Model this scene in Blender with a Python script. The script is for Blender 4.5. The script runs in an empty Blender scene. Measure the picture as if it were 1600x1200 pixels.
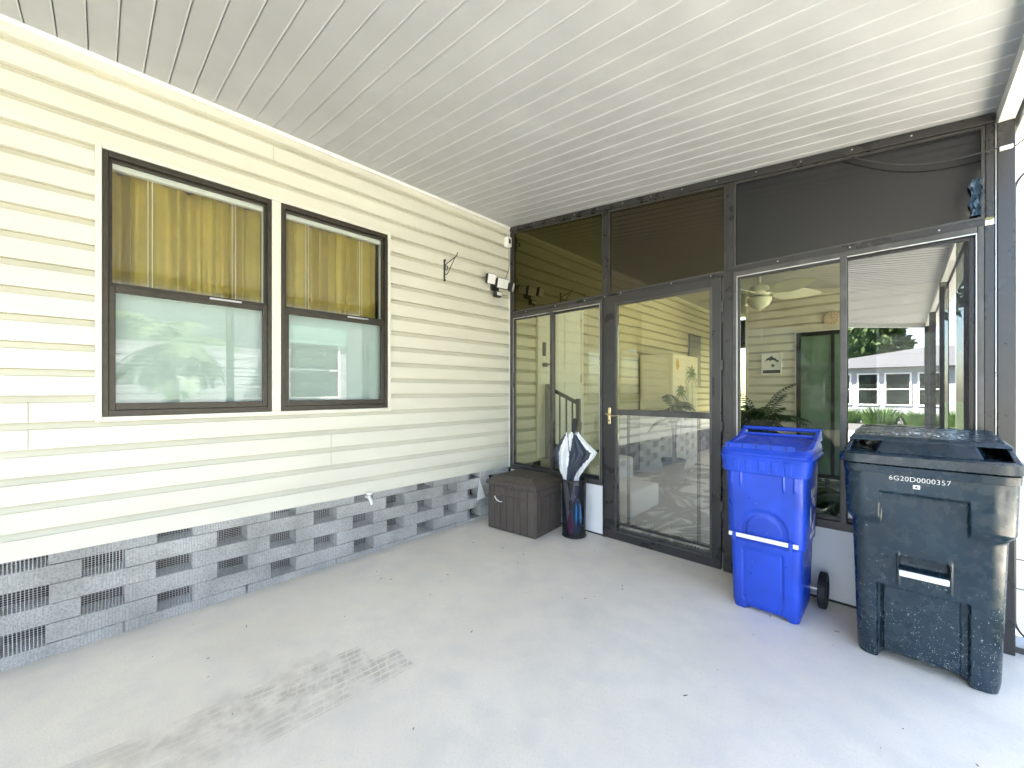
import bpy, bmesh, math, random
from mathutils import Vector, Matrix
R = math.radians
S = bpy.context.scene
COL = S.collection
random.seed(7)

# ------------------------------------------------------------------ camera
CX, CY, CH = 2.9647, -3.0285, 1.24
cd = bpy.data.cameras.new('camera'); cam = bpy.data.objects.new('camera', cd); COL.objects.link(cam)
cam.location = (CX, CY, CH); cam.rotation_euler = (R(90), 0, R(44.208))
cd.sensor_width = 36.0; cd.lens = 36.0*626.7/1600; cd.shift_y = 0.0071
cd.clip_start = 0.05; cd.clip_end = 500
S.camera = cam
# ------------------------------------------------------------------ sky, sun, exposure
SUN_EL, SUN_AZ = 56.0, -38.0          # azimuth: degrees from +Y towards +X (negative = from -X)
w = bpy.data.worlds.new('World'); S.world = w; w.use_nodes = True
nt = w.node_tree; bg = nt.nodes['Background']
sky = nt.nodes.new('ShaderNodeTexSky'); sky.sky_type = 'NISHITA'; sky.sun_disc = False
sky.sun_elevation = R(SUN_EL); sky.sun_rotation = R(SUN_AZ); sky.air_density = 1.0; sky.dust_density = 1.5
nt.links.new(sky.outputs[0], bg.inputs[0]); bg.inputs[1].default_value = 0.07
sd = bpy.data.lights.new('sun', 'SUN'); sd.energy = 5.0; sd.angle = R(0.5); sd.color = (1.0, .93, .82)
sun = bpy.data.objects.new('sun', sd); COL.objects.link(sun)
az = R(SUN_AZ); el = R(SUN_EL)
tosun = Vector((math.sin(az)*math.cos(el), math.cos(az)*math.cos(el), math.sin(el)))
sun.rotation_euler = tosun.to_track_quat('Z', 'Y').to_euler(); sun.location = tosun*30
S.view_settings.view_transform = 'Standard'; S.view_settings.look = 'None'
S.view_settings.exposure = 4.35; S.view_settings.gamma = 1.0
S.render.engine = 'CYCLES'
S.cycles.use_denoising = True
S.cycles.max_bounces = 10; S.cycles.diffuse_bounces = 6; S.cycles.glossy_bounces = 4
S.cycles.transparent_max_bounces = 24; S.cycles.transmission_bounces = 4
S.cycles.caustics_reflective = False; S.cycles.caustics_refractive = False
S.cycles.sample_clamp_indirect = 6

# ------------------------------------------------------------------ materials
def newmat(name):
    m = bpy.data.materials.new(name); m.use_nodes = True
    n = m.node_tree.nodes; b = n['Principled BSDF']
    return m, n, m.node_tree.links, b
def setp(b, **k):
    for key, v in k.items():
        nm = {'rough': 'Roughness', 'metal': 'Metallic', 'spec': 'Specular IOR Level', 'coat': 'Coat Weight', 'sheen': 'Sheen Weight', 'sss': 'Subsurface Weight'}[key]
        b.inputs[nm].default_value = v
def mat(name, c, rough=.5, metal=0, var=.06, nscale=6, bump=0, bscale=80, c2=None, spec=.5, coat=0, rvar=.1, stretch=None, wav=0):
    """principled with soft procedural colour / roughness variation and fine bump"""
    m, n, l, b = newmat(name); setp(b, rough=rough, metal=metal, spec=spec, coat=coat)
    tc = n.new('ShaderNodeTexCoord'); mp = n.new('ShaderNodeMapping'); l.new(tc.outputs['Object'], mp.inputs[0])
    if stretch: mp.inputs['Scale'].default_value = stretch
    no = n.new('ShaderNodeTexNoise'); no.inputs['Scale'].default_value = nscale; no.inputs['Detail'].default_value = 6
    l.new(mp.outputs[0], no.inputs['Vector'])
    cr = n.new('ShaderNodeValToRGB'); cr.color_ramp.elements[0].position = .3; cr.color_ramp.elements[1].position = .7
    d = c2 or tuple(x*(1-var*2) for x in c)
    cr.color_ramp.elements[0].color = (*d, 1); cr.color_ramp.elements[1].color = (*[min(1, x*(1+var*.5)) for x in c], 1)
    l.new(no.outputs['Fac'], cr.inputs[0]); l.new(cr.outputs[0], b.inputs['Base Color'])
    if rvar:
        mr = n.new('ShaderNodeMapRange'); mr.inputs[3].default_value = max(0, rough-rvar); mr.inputs[4].default_value = min(1, rough+rvar)
        l.new(no.outputs['Fac'], mr.inputs[0]); l.new(mr.outputs[0], b.inputs['Roughness'])
    if wav:
        n4 = n.new('ShaderNodeTexNoise'); n4.inputs['Scale'].default_value = 3.2; n4.inputs['Detail'].default_value = 2; l.new(tc.outputs['Object'], n4.inputs['Vector'])
        b4 = n.new('ShaderNodeBump'); b4.inputs['Strength'].default_value = wav; b4.inputs['Distance'].default_value = .03; l.new(n4.outputs['Fac'], b4.inputs['Height'])
        l.new(b4.outputs[0], b.inputs['Normal'])
    if bump:
        n2 = n.new('ShaderNodeTexNoise'); n2.inputs['Scale'].default_value = bscale; n2.inputs['Detail'].default_value = 4
        l.new(mp.outputs[0], n2.inputs['Vector'])
        bp = n.new('ShaderNodeBump'); bp.inputs['Strength'].default_value = bump; bp.inputs['Distance'].default_value = .004
        l.new(n2.outputs['Fac'], bp.inputs['Height']); l.new(bp.outputs[0], b.inputs['Normal'])
        if wav: l.new(b4.outputs[0], bp.inputs['Normal'])
    return m
def glass(name, tint, refl, rough=.0, fres=.6, body=None, bodyfac=0, grubby=.0, rtint=(1, 1, 1)):
    """tinted pane: lets light through, reflects a share that grows at grazing angles"""
    m = bpy.data.materials.new(name); m.use_nodes = True; n = m.node_tree.nodes; l = m.node_tree.links
    n.clear(); out = n.new('ShaderNodeOutputMaterial')
    tr = n.new('ShaderNodeBsdfTransparent'); tr.inputs[0].default_value = (*tint, 1)
    gl = n.new('ShaderNodeBsdfGlossy'); gl.inputs['Roughness'].default_value = rough; gl.inputs[0].default_value = (*rtint, 1)
    fr = n.new('ShaderNodeFresnel'); fr.inputs[0].default_value = 1.5
    ma = n.new('ShaderNodeMath'); ma.operation = 'MULTIPLY_ADD'; ma.inputs[1].default_value = fres; ma.inputs[2].default_value = refl; ma.use_clamp = True
    l.new(fr.outputs[0], ma.inputs[0])
    mx = n.new('ShaderNodeMixShader'); l.new(ma.outputs[0], mx.inputs[0]); l.new(gl.outputs[0], mx.inputs[2])
    src = tr
    if body:
        df = n.new('ShaderNodeBsdfDiffuse'); df.inputs[0].default_value = (*body, 1)
        m2 = n.new('ShaderNodeMixShader'); m2.inputs[0].default_value = bodyfac
        if grubby:
            tc = n.new('ShaderNodeTexCoord'); no = n.new('ShaderNodeTexNoise'); no.inputs['Scale'].default_value = 3; no.inputs['Detail'].default_value = 8
            l.new(tc.outputs['Object'], no.inputs['Vector'])
            mr = n.new('ShaderNodeMapRange'); mr.inputs[1].default_value = .35; mr.inputs[2].default_value = .75
            mr.inputs[3].default_value = bodyfac; mr.inputs[4].default_value = bodyfac+grubby
            l.new(no.outputs['Fac'], mr.inputs[0]); l.new(mr.outputs[0], m2.inputs[0])
        l.new(tr.outputs[0], m2.inputs[1]); l.new(df.outputs[0], m2.inputs[2]); src = m2
    l.new(src.outputs[0], mx.inputs[1]); l.new(mx.outputs[0], out.inputs[0])
    return m

M = {}
M['siding'] = mat('cream vinyl siding', (.68, .665, .575), .45, var=.05, nscale=3, bump=.12, bscale=60, stretch=(1, .25, 1.5), wav=.5)
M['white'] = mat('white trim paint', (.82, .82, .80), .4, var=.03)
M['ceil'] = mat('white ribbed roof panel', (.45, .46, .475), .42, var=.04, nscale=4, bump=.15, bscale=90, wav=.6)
M['seam'] = mat('panel seam shadow gap', (.12, .12, .12), .7)
M['bronze'] = mat('dark bronze aluminium', (.042, .041, .043), .30, metal=.25, var=.12, nscale=9, c2=(.034, .032, .032), rvar=.14)
M['bronze2'] = mat('weathered bronze aluminium', (.085, .083, .082), .4, metal=.3, var=.12, nscale=11, c2=(.05, .048, .046), rvar=.12)
M['winframe'] = mat('bronze window frame', (.045, .038, .028), .4, metal=.3, var=.15, nscale=30)
M['alu'] = mat('bare aluminium edge', (.62, .62, .62), .3, metal=.8)
M['panelwhite'] = mat('white kick panel', (.84, .85, .87), .35, var=.03)
M['black'] = mat('black metal', (.02, .02, .022), .4, rvar=.1)
M['blackplastic'] = mat('black rubber', (.015, .015, .016), .6, bump=.2, bscale=60)
M['gold'] = mat('brass hardware', (.75, .62, .36), .25, metal=.9)
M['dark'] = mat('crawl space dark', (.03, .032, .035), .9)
M['int'] = mat('inside wall', (.35, .33, .28), .8)
M['beige'] = mat('gold curtain fabric', (.50, .39, .09), .9)
M['cream'] = mat('cream window trim', (.70, .68, .60), .45, var=.04)
M['blind'] = mat('pale aqua blind slats', (.58, .68, .69), .5, var=.03)
M['wood'] = mat('brown resin wood grain', (.085, .070, .062), .5, var=.2, nscale=9, c2=(.050, .040, .035), bump=.5, bscale=26, stretch=(7, 7, .6))
M['lawn'] = mat('lawn', (.085, .115, .035), .95, var=.25, nscale=3, c2=(.06, .075, .025), bump=.5, bscale=60)
M['concrete'] = mat('driveway concrete', (.57, .535, .47), .85, var=.08, nscale=2, bump=.3)
M['asphalt'] = mat('road asphalt', (.09, .09, .09), .9, bump=.4)
M['housewhite'] = mat('white siding far house', (.30, .31, .335), .5, var=.02)
M['roofwhite'] = mat('pale shingle roof', (.15, .155, .175), .8, var=.1, nscale=20)
M['darkwin'] = mat('dark window pane', (.02, .025, .022), .1, var=.3, nscale=2, rvar=0)
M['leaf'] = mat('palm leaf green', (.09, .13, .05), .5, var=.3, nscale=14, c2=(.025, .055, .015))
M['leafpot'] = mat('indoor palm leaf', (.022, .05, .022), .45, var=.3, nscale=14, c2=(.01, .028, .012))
M['crown'] = mat('tree leaf', (.045, .085, .02), .7, var=.3, nscale=2, c2=(.02, .045, .012))
M['trunk'] = mat('bark', (.14, .11, .08), .9, var=.2, nscale=10, bump=.6, bscale=20)
M['awning'] = mat('green awning slats', (.26, .46, .40), .5)
M['fridge'] = mat('fridge white enamel', (.86, .86, .84), .3, var=.02)
M['decalgreen'] = mat('palm decal', (.10, .20, .045), .5, var=.25, nscale=20)
M['decalyellow'] = mat('sun decal', (.75, .5, .04), .5)
M['greenglass'] = mat('green frosted door panel', (.15, .24, .19), .35, var=.25, nscale=3)
M['doorwhite'] = mat('white entry door', (.84, .88, .90), .4, var=.02)
M['leafgrey'] = mat('rug leaf print', (.05, .06, .045), .9, var=.2, nscale=9, c2=(.14, .15, .12))
M['rug'] = mat('pale rug', (.78, .77, .72), .9, var=.06, nscale=9, bump=.3, bscale=300)
M['stepwhite'] = mat('white resin step', (.66, .65, .61), .5, var=.05)
M['fan'] = mat('white fan blade', (.66, .68, .58), .5)
M['fanlamp'] = mat('frosted lamp bowl', (.72, .75, .62), .35)
M['cloth_white'] = mat('umbrella white nylon', (.80, .81, .84), .55, var=.08, nscale=12, bump=.3, bscale=18)
M['cloth_navy'] = mat('umbrella dark navy nylon', (.030, .040, .062), .5, var=.2, nscale=12, bump=.3, bscale=18)
M['cloth_blue'] = mat('blue nylon', (.01, .13, .36), .5, var=.2, nscale=20, bump=.3, bscale=30)
M['handle_blue'] = mat('blue handle', (.01, .02, .30), .35)
M['pink'] = mat('magenta nylon', (.52, .05, .34), .5, var=.15, nscale=20)
M['lampwhite'] = mat('white lamp lens', (.85, .85, .85), .25)
M['wire'] = mat('galvanised wire mesh', (.42, .42, .43), .5, metal=.2, var=.1, nscale=12)
M['debris'] = mat('dry leaf bits', (.10, .075, .05), .9)
M['gloss'] = mat('plastic scrap', (.05, .085, .13), .2)
M['clock'] = mat('clock face', (.6, .5, .38), .5)
M['hedge'] = mat('shrub leaves', (.07, .14, .03), .6, var=.3, nscale=8)
M['g_doorlow'] = glass('lower door glass', (.80, .80, .75), .20, fres=.5)
M['g_door'] = glass('door glass', (.76, .74, .54), .035, fres=.5, body=(.5, .5, .45), bodyfac=.0, grubby=.03)
M['g_side'] = glass('side window glass', (.74, .74, .60), .035, fres=.5, body=(.5, .5, .45), bodyfac=.0, grubby=.03)
M['g_open'] = glass('clear sash glass', (.66, .66, .58), .0, fres=.12)
M['g_mirror'] = glass('reflective sash glass', (.35, .37, .37), .21, fres=.5)
M['g_dark0'] = glass('smoked upper panel left', (.10, .10, .04), .045, rough=.015, fres=.6, body=(.016, .014, .004), bodyfac=.75, grubby=.1, rtint=(1, .93, .50))
M['g_dark1'] = glass('smoked upper panel middle', (.10, .10, .06), .040, rough=.06, fres=.5, body=(.020, .016, .008), bodyfac=.75, grubby=.1, rtint=(1, .93, .75))
M['g_dark2'] = glass('smoked upper panel right', (.10, .10, .09), .050, rough=.13, fres=.5, body=(.007, .007, .008), bodyfac=.75, grubby=.1)
M['g_win'] = glass('house window glass', (.95, .97, .95), .015, fres=.5)
M['g_stand'] = glass('fine black mesh', (.55, .55, .58), .02, body=(.012, .012, .016), bodyfac=.30)

def floor_mat():
    m, n, l, b = newmat('painted concrete floor')
    tc = n.new('ShaderNodeTexCoord'); obj = tc.outputs['Object']
    def noise(s, d=6, v=None):
        x = n.new('ShaderNodeTexNoise'); x.inputs['Scale'].default_value = s; x.inputs['Detail'].default_value = d
        l.new(v or obj, x.inputs['Vector']); return x.outputs['Fac']
    def ramp(src, p0, p1, a=0, bb=1):
        x = n.new('ShaderNodeMapRange'); x.inputs[1].default_value = p0; x.inputs[2].default_value = p1
        x.inputs[3].default_value = a; x.inputs[4].default_value = bb; l.new(src, x.inputs[0]); return x.outputs[0]
    def ma(op, a, bb=None, cl=False):
        x = n.new('ShaderNodeMath'); x.operation = op; x.use_clamp = cl
        for i, q in enumerate((a, bb)):
            if q is None: continue
            if isinstance(q, (int, float)): x.inputs[i].default_value = q
            else: l.new(q, x.inputs[i])
        return x.outputs[0]
    def mix(f, a, c):
        x = n.new('ShaderNodeMixRGB'); l.new(f, x.inputs[0])
        for i, q in ((1, a), (2, c)):
            if isinstance(q, tuple): x.inputs[i].default_value = (*q, 1)
            else: l.new(q, x.inputs[i])
        return x.outputs[0]
    base = mix(ramp(noise(1.3), .35, .65), (.78, .70, .60), (.85, .77, .665))
    base = mix(ramp(noise(7, 9), .45, .72, 0, .5), base, (.68, .64, .59))
    base = mix(ramp(noise(140, 3), .50, .68, 0, .3), base, (.60, .57, .53))
    # scuffs and fine specks
    vo = n.new('ShaderNodeTexVoronoi'); vo.inputs['Scale'].default_value = 13; l.new(obj, vo.inputs['Vector'])
    base = mix(ma('MULTIPLY', ramp(vo.outputs['Distance'], .035, .02), ramp(noise(2.1), .5, .56)), base, (.14, .12, .10))
    # tyre prints: two bands running along -y
    sp = n.new('ShaderNodeSeparateXYZ'); l.new(obj, sp.inputs[0]); X, Y = sp.outputs[0], sp.outputs[1]
    def track(x0, slope, yend, half, strength, fade0, fade1):
        wob = ma('MULTIPLY', ma('SUBTRACT', noise(1.5, 2), .5), .05)
        u = ma('ADD', ma('SUBTRACT', X, ma('ADD', ma('MULTIPLY', ma('ADD', Y, -yend), slope), x0)), wob)   # across
        au = ma('ABSOLUTE', u)
        band = ramp(au, half, half-.012)
        endm = ramp(ma('ADD', Y, ma('MULTIPLY', noise(30, 2), .03)), yend+.012, yend+.004)
        fade = ramp(Y, fade0, fade1, .35, 1)
        ribs = ramp(ma('ABSOLUTE', ma('SUBTRACT', ma('FRACT', ma('MULTIPLY', u, 27)), .5)), .34, .42, 1, .0)
        dy_ = ma('MULTIPLY', noise(6, 3), .10)
        lug = ramp(ma('ABSOLUTE', ma('SUBTRACT', ma('FRACT', ma('ADD', ma('MULTIPLY', ma('ADD', Y, dy_), 24), ma('MULTIPLY', u, 9))), .5)), .36, .44, 1, .45)
        patch = ramp(noise(11, 9), .38, .60, .05, 1)
        lug = ma('MAXIMUM', lug, ramp(Y, yend-.28, yend-.5, 0, .95)); ribs = ma('MAXIMUM', ribs, ramp(Y, yend-.3, yend-.7, 0, .72))
        q = ma('MULTIPLY', ma('MULTIPLY', band, endm), ma('MULTIPLY', ribs, lug))
        return ma('MULTIPLY', ma('MULTIPLY', q, patch), ma('MULTIPLY', fade, strength), True)
    t = ma('MAXIMUM', track(1.26, .06, -2.0, .092, .50, -3.6, -2.3), track(1.11, .12, -2.12, .095, .60, -3.6, -2.2))
    smear = ma('MULTIPLY', ma('MULTIPLY', ramp(ma('ABSOLUTE', ma('SUBTRACT', X, 1.12)), .26, .08), ramp(Y, -2.1, -2.35)), ramp(noise(14, 8), .42, .7, 0, .5))
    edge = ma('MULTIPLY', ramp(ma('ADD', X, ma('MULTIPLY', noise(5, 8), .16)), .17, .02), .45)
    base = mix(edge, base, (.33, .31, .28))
    blot = ma('MULTIPLY', ramp(noise(3.3, 10), .56, .70), .22)
    base = mix(blot, base, (.58, .54, .48))
    base = mix(ma('MAXIMUM', t, smear), base, (.37, .315, .25))
    l.new(base, b.inputs['Base Color'])
    l.new(ramp(noise(3), .3, .7, .42, .58), b.inputs['Roughness'])
    bp = n.new('ShaderNodeBump'); bp.inputs['Strength'].default_value = .25; bp.inputs['Distance'].default_value = .003
    l.new(noise(150, 3), bp.inputs['Height']); l.new(bp.outputs[0], b.inputs['Normal'])
    return m
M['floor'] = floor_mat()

def block_mat():
    m, n, l, b = newmat('painted concrete block'); setp(b, rough=.9)
    tc = n.new('ShaderNodeTexCoord')
    a = n.new('ShaderNodeTexNoise'); a.inputs['Scale'].default_value = 85; a.inputs['Detail'].default_value = 8; l.new(tc.outputs['Object'], a.inputs['Vector'])
    c = n.new('ShaderNodeTexNoise'); c.inputs['Scale'].default_value = 4; c.inputs['Detail'].default_value = 8; l.new(tc.outputs['Object'], c.inputs['Vector'])
    r1 = n.new('ShaderNodeValToRGB'); r1.color_ramp.elements[0].position = .38; r1.color_ramp.elements[1].position = .55
    r1.color_ramp.elements[0].color = (.46, .45, .44, 1); r1.color_ramp.elements[1].color = (.66, .645, .625, 1)
    r2 = n.new('ShaderNodeValToRGB'); r2.color_ramp.elements[0].position = .35; r2.color_ramp.elements[1].position = .65
    r2.color_ramp.elements[0].color = (.62, .62, .60, 1); r2.color_ramp.elements[1].color = (1, 1, 1, 1)
    l.new(a.outputs['Fac'], r1.inputs[0]); l.new(c.outputs['Fac'], r2.inputs[0])
    mx = n.new('ShaderNodeMixRGB'); mx.blend_type = 'MULTIPLY'; mx.inputs[0].default_value = 1
    l.new(r1.outputs[0], mx.inputs[1]); l.new(r2.outputs[0], mx.inputs[2]); l.new(mx.outputs[0], b.inputs['Base Color'])
    bp = n.new('ShaderNodeBump'); bp.inputs['Strength'].default_value = .9; bp.inputs['Distance'].default_value = .006
    l.new(a.outputs['Fac'], bp.inputs['Height']); l.new(bp.outputs[0], b.inputs['Normal'])
    return m
M['block'] = block_mat()

def bin_mat(name, c, speck, speckcol, rough, moss=None):
    m, n, l, b = newmat(name); setp(b, rough=rough, spec=.5)
    tc = n.new('ShaderNodeTexCoord'); ob = tc.outputs['Object']
    no = n.new('ShaderNodeTexNoise'); no.inputs['Scale'].default_value = 5; no.inputs['Detail'].default_value = 8; l.new(ob, no.inputs['Vector'])
    cr = n.new('ShaderNodeValToRGB'); cr.color_ramp.elements[0].position = .3; cr.color_ramp.elements[1].position = .7
    cr.color_ramp.elements[0].color = (*[x*.75 for x in c], 1); cr.color_ramp.elements[1].color = (*[x*1.2 for x in c], 1)
    l.new(no.outputs['Fac'], cr.inputs[0])
    sp = n.new('ShaderNodeSeparateXYZ'); l.new(ob, sp.inputs[0])
    # paint-like specks, denser near the foot
    mp = n.new('ShaderNodeMapping'); mp.inputs['Scale'].default_value = (1, 1, .6); mp.inputs['Rotation'].default_value = (0, .5, 0)
    ns = n.new('ShaderNodeTexNoise'); ns.inputs['Scale'].default_value = 60; l.new(ob, ns.inputs['Vector'])
    vm = n.new('ShaderNodeVectorMath'); vm.operation = 'MULTIPLY_ADD'; vm.inputs[1].default_value = (.02, .02, .02); l.new(ns.outputs['Color'], vm.inputs[0]); l.new(ob, vm.inputs[2]); l.new(vm.outputs[0], mp.inputs[0])
    prev = cr.outputs[0]
    for sc, rad, thr in speck:
        vo = n.new('ShaderNodeTexVoronoi'); vo.inputs['Scale'].default_value = sc; l.new(mp.outputs[0], vo.inputs['Vector'])
        n3 = n.new('ShaderNodeTexNoise'); n3.inputs['Scale'].default_value = sc*.22; l.new(ob, n3.inputs['Vector'])
        z = n.new('ShaderNodeMapRange'); z.inputs[1].default_value = .0; z.inputs[2].default_value = .9; z.inputs[3].default_value = thr[0]; z.inputs[4].default_value = thr[1]
        l.new(sp.outputs[2], z.inputs[0])
        gt = n.new('ShaderNodeMath'); gt.operation = 'GREATER_THAN'; l.new(n3.outputs['Fac'], gt.inputs[0]); l.new(z.outputs[0], gt.inputs[1])
        lt = n.new('ShaderNodeMapRange'); lt.inputs[1].default_value = rad; lt.inputs[2].default_value = rad*.6; l.new(vo.outputs['Distance'], lt.inputs[0])
        mu = n.new('ShaderNodeMath'); mu.operation = 'MULTIPLY'; l.new(gt.outputs[0], mu.inputs[0]); l.new(lt.outputs[0], mu.inputs[1])
        mx = n.new('ShaderNodeMixRGB'); l.new(mu.outputs[0], mx.inputs[0]); l.new(prev, mx.inputs[1]); mx.inputs[2].default_value = (*speckcol, 1)
        prev = mx.outputs[0]
    l.new(prev, b.inputs['Base Color'])
    sc = n.new('ShaderNodeTexNoise'); sc.inputs['Scale'].default_value = 22; sc.inputs['Detail'].default_value = 8; l.new(ob, sc.inputs['Vector'])
    mr = n.new('ShaderNodeMapRange'); mr.inputs[1].default_value = .3; mr.inputs[2].default_value = .7; mr.inputs[3].default_value = rough-.1; mr.inputs[4].default_value = rough+.14
    l.new(sc.outputs['Fac'], mr.inputs[0]); l.new(mr.outputs[0], b.inputs['Roughness'])
    bp = n.new('ShaderNodeBump'); bp.inputs['Strength'].default_value = .25; bp.inputs['Distance'].default_value = .004
    l.new(no.outputs['Fac'], bp.inputs['Height']); l.new(bp.outputs[0], b.inputs['Normal'])
    return m
M['bluebin'] = bin_mat('blue bin plastic', (.010, .058, .50), [(60, .10, (.60, .66))], (.45, .55, .9), .36)
M['blackbin'] = bin_mat('blue black bin plastic', (.012, .027, .041), [(85, .13, (.44, .70)), (38, .10, (.54, .62)), (150, .2, (.42, .80))], (.45, .53, .60), .24)

# ------------------------------------------------------------------ mesh helpers
TF = {}
class MB:
    def __init__(s): s.v = []; s.f = []; s.mi = []; s.cur = 0
    def add(s, vs, fs):
        o = len(s.v); s.v += [Vector(p) for p in vs]; s.f += [tuple(i+o for i in f) for f in fs]; s.mi += [s.cur]*len(fs); return s
    def box(s, x0, x1, y0, y1, z0, z1):
        if x0 > x1: x0, x1 = x1, x0
        if y0 > y1: y0, y1 = y1, y0
        if z0 > z1: z0, z1 = z1, z0
        return s.add([(x0, y0, z0), (x1, y0, z0), (x1, y1, z0), (x0, y1, z0), (x0, y0, z1), (x1, y0, z1), (x1, y1, z1), (x0, y1, z1)],
                     [(0, 3, 2, 1), (4, 5, 6, 7), (0, 1, 5, 4), (1, 2, 6, 5), (2, 3, 7, 6), (3, 0, 4, 7)])
    def hexa(s, pts):  # 8 points in box order
        return s.add(pts, [(0, 3, 2, 1), (4, 5, 6, 7), (0, 1, 5, 4), (1, 2, 6, 5), (2, 3, 7, 6), (3, 0, 4, 7)])
    def prism(s, poly, axis, a, b):
        """poly of 2-D points extruded along axis from a to b"""
        def P(p, t): return {'x': (t, p[0], p[1]), 'y': (p[0], t, p[1]), 'z': (p[0], p[1], t)}[axis]
        n = len(poly); vs = [P(p, a) for p in poly]+[P(p, b) for p in poly]
        return s.add(vs, [tuple(range(n)), tuple(range(2*n-1, n-1, -1))]+[(i, i+n, (i+1) % n+n, (i+1) % n) for i in range(n)])
    def tube(s, pts, r, n=8, caps=True):
        pts = [Vector(p) for p in pts]; rs = r if isinstance(r, (list, tuple)) else [r]*len(pts)
        vs = []; up = None
        for i, p in enumerate(pts):
            t = (pts[min(i+1, len(pts)-1)]-pts[max(i-1, 0)]).normalized()
            if up is None: up = t.orthogonal().normalized()
            up = (up-t*up.dot(t)).normalized(); bb = t.cross(up)
            vs += [p+(up*math.cos(2*math.pi*k/n)+bb*math.sin(2*math.pi*k/n))*rs[i] for k in range(n)]
        fs = [(i*n+k, i*n+(k+1) % n, (i+1)*n+(k+1) % n, (i+1)*n+k) for i in range(len(pts)-1) for k in range(n)]
        if caps: fs += [tuple(range(n-1, -1, -1)), tuple(range((len(pts)-1)*n, len(pts)*n))]
        return s.add(vs, fs)
    def lathe(s, prof, c=(0, 0), n=32, close=False):
        vs = [(c[0]+r*math.cos(2*math.pi*k/n), c[1]+r*math.sin(2*math.pi*k/n), z) for r, z in prof for k in range(n)]
        m = len(prof); fs = [(i*n+k, i*n+(k+1) % n, (i+1)*n+(k+1) % n, (i+1)*n+k) for i in range(m-1) for k in range(n)]
        return s.add(vs, fs)
    def loft(s, rings, cap0=True, cap1=True):
        n = len(rings[0]); vs = [p for r in rings for p in r]
        fs = [(i*n+k, i*n+(k+1) % n, (i+1)*n+(k+1) % n, (i+1)*n+k) for i in range(len(rings)-1) for k in range(n)]
        if cap0: fs.append(tuple(range(n-1, -1, -1)))
        if cap1: fs.append(tuple(range((len(rings)-1)*n, len(rings)*n)))
        return s.add(vs, fs)
    def build(s, name, m, parent=None, local=False, bev=0, smooth=False, seg=2, angle=35, subs=0):
        me = bpy.data.meshes.new(name); Mi = Matrix() if (local or parent is None) else TF[parent.name].inverted()
        me.from_pydata([Mi@p for p in s.v], [], s.f)
        ms = m if isinstance(m, (list, tuple)) else [m]
        for q in ms: me.materials.append(M[q] if isinstance(q, str) else q)
        if len(ms) > 1: me.polygons.foreach_set('material_index', s.mi)
        if smooth:
            me.polygons.foreach_set('use_smooth', [True]*len(me.polygons))
            try: me.set_sharp_from_angle(angle=R(angle))
            except Exception: pass
        me.update()
        o = bpy.data.objects.new(name, me); COL.objects.link(o)
        if parent is not None: o.parent = parent; TF[o.name] = TF[parent.name]
        else: TF[o.name] = Matrix()
        if bev:
            b = o.modifiers.new('bevel', 'BEVEL'); b.width = bev; b.segments = seg; b.limit_method = 'ANGLE'; b.angle_limit = R(40); b.harden_normals = False
        if subs:
            b = o.modifiers.new('sub', 'SUBSURF'); b.levels = subs; b.render_levels = subs
        return o
def tag(o, label=None, cat=None, group=None, kind=None):
    if label: o['label'] = label
    if cat: o['category'] = cat
    if group: o['group'] = group
    if kind: o['kind'] = kind
    return o
def thing(name, label, cat, loc=(0, 0, 0), rz=0, group=None):
    o = bpy.data.objects.new(name, None); COL.objects.link(o); o.location = loc; o.rotation_euler = (0, 0, rz); o.empty_display_size = .1
    TF[o.name] = Matrix.Translation(loc)@Matrix.Rotation(rz, 4, 'Z')
    return tag(o, label, cat, group)
def box(name, m, parent, *a, bev=0): return MB().box(*a).build(name, m, parent, bev=bev)
def zc(x): return 2.960-.1147*x          # carport ceiling height
def zf(y): return .0155*y if y < 0 else 0.0

# ================================================================== SETTING
def sheet(name, m, x0, x1, y0, y1, z, hole=None):
    o = MB().add([(x0, y0, z), (x1, y0, z), (x1, y1, z), (x0, y1, z)], [(0, 1, 2, 3)]).build(name, m); tag(o, kind='structure'); return o
sheet('ground', 'lawn', -80, 80, -80, 80, -.20)
fl = MB(); ys = [-8.9, 0, 7.4]
for i in range(2):
    y0, y1 = ys[i], ys[i+1]
    fl.hexa([(-.25, y0, -.4), (3.62, y0, -.4), (3.62, y1, -.4), (-.25, y1, -.4), (-.25, y0, zf(y0)), (3.62, y0, zf(y0)), (3.62, y1, zf(y1)), (-.25, y1, zf(y1))]) if i == 0 else \
        fl.hexa([(-.25, y0, -.4), (3.62, y0, -.4), (3.62, y1, -.4), (-.25, y1, -.4), (-.25, y0, 0), (3.62, y0, 0), (3.62, y1, 0), (-.25, y1, 0)])
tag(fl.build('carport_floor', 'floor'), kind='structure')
sheet('driveway', 'concrete', -.3, 5.6, -15.5, -8.9, -.16)
sheet('road', 'asphalt', -60, 60, -20.0, -15.5, -.17)
sheet('bounce_strip', 'concrete', 4.9, 7.1, -9, 7.4, -.15)  # added out of view: pale strip that bounces warm sunlight under the roof

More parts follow.
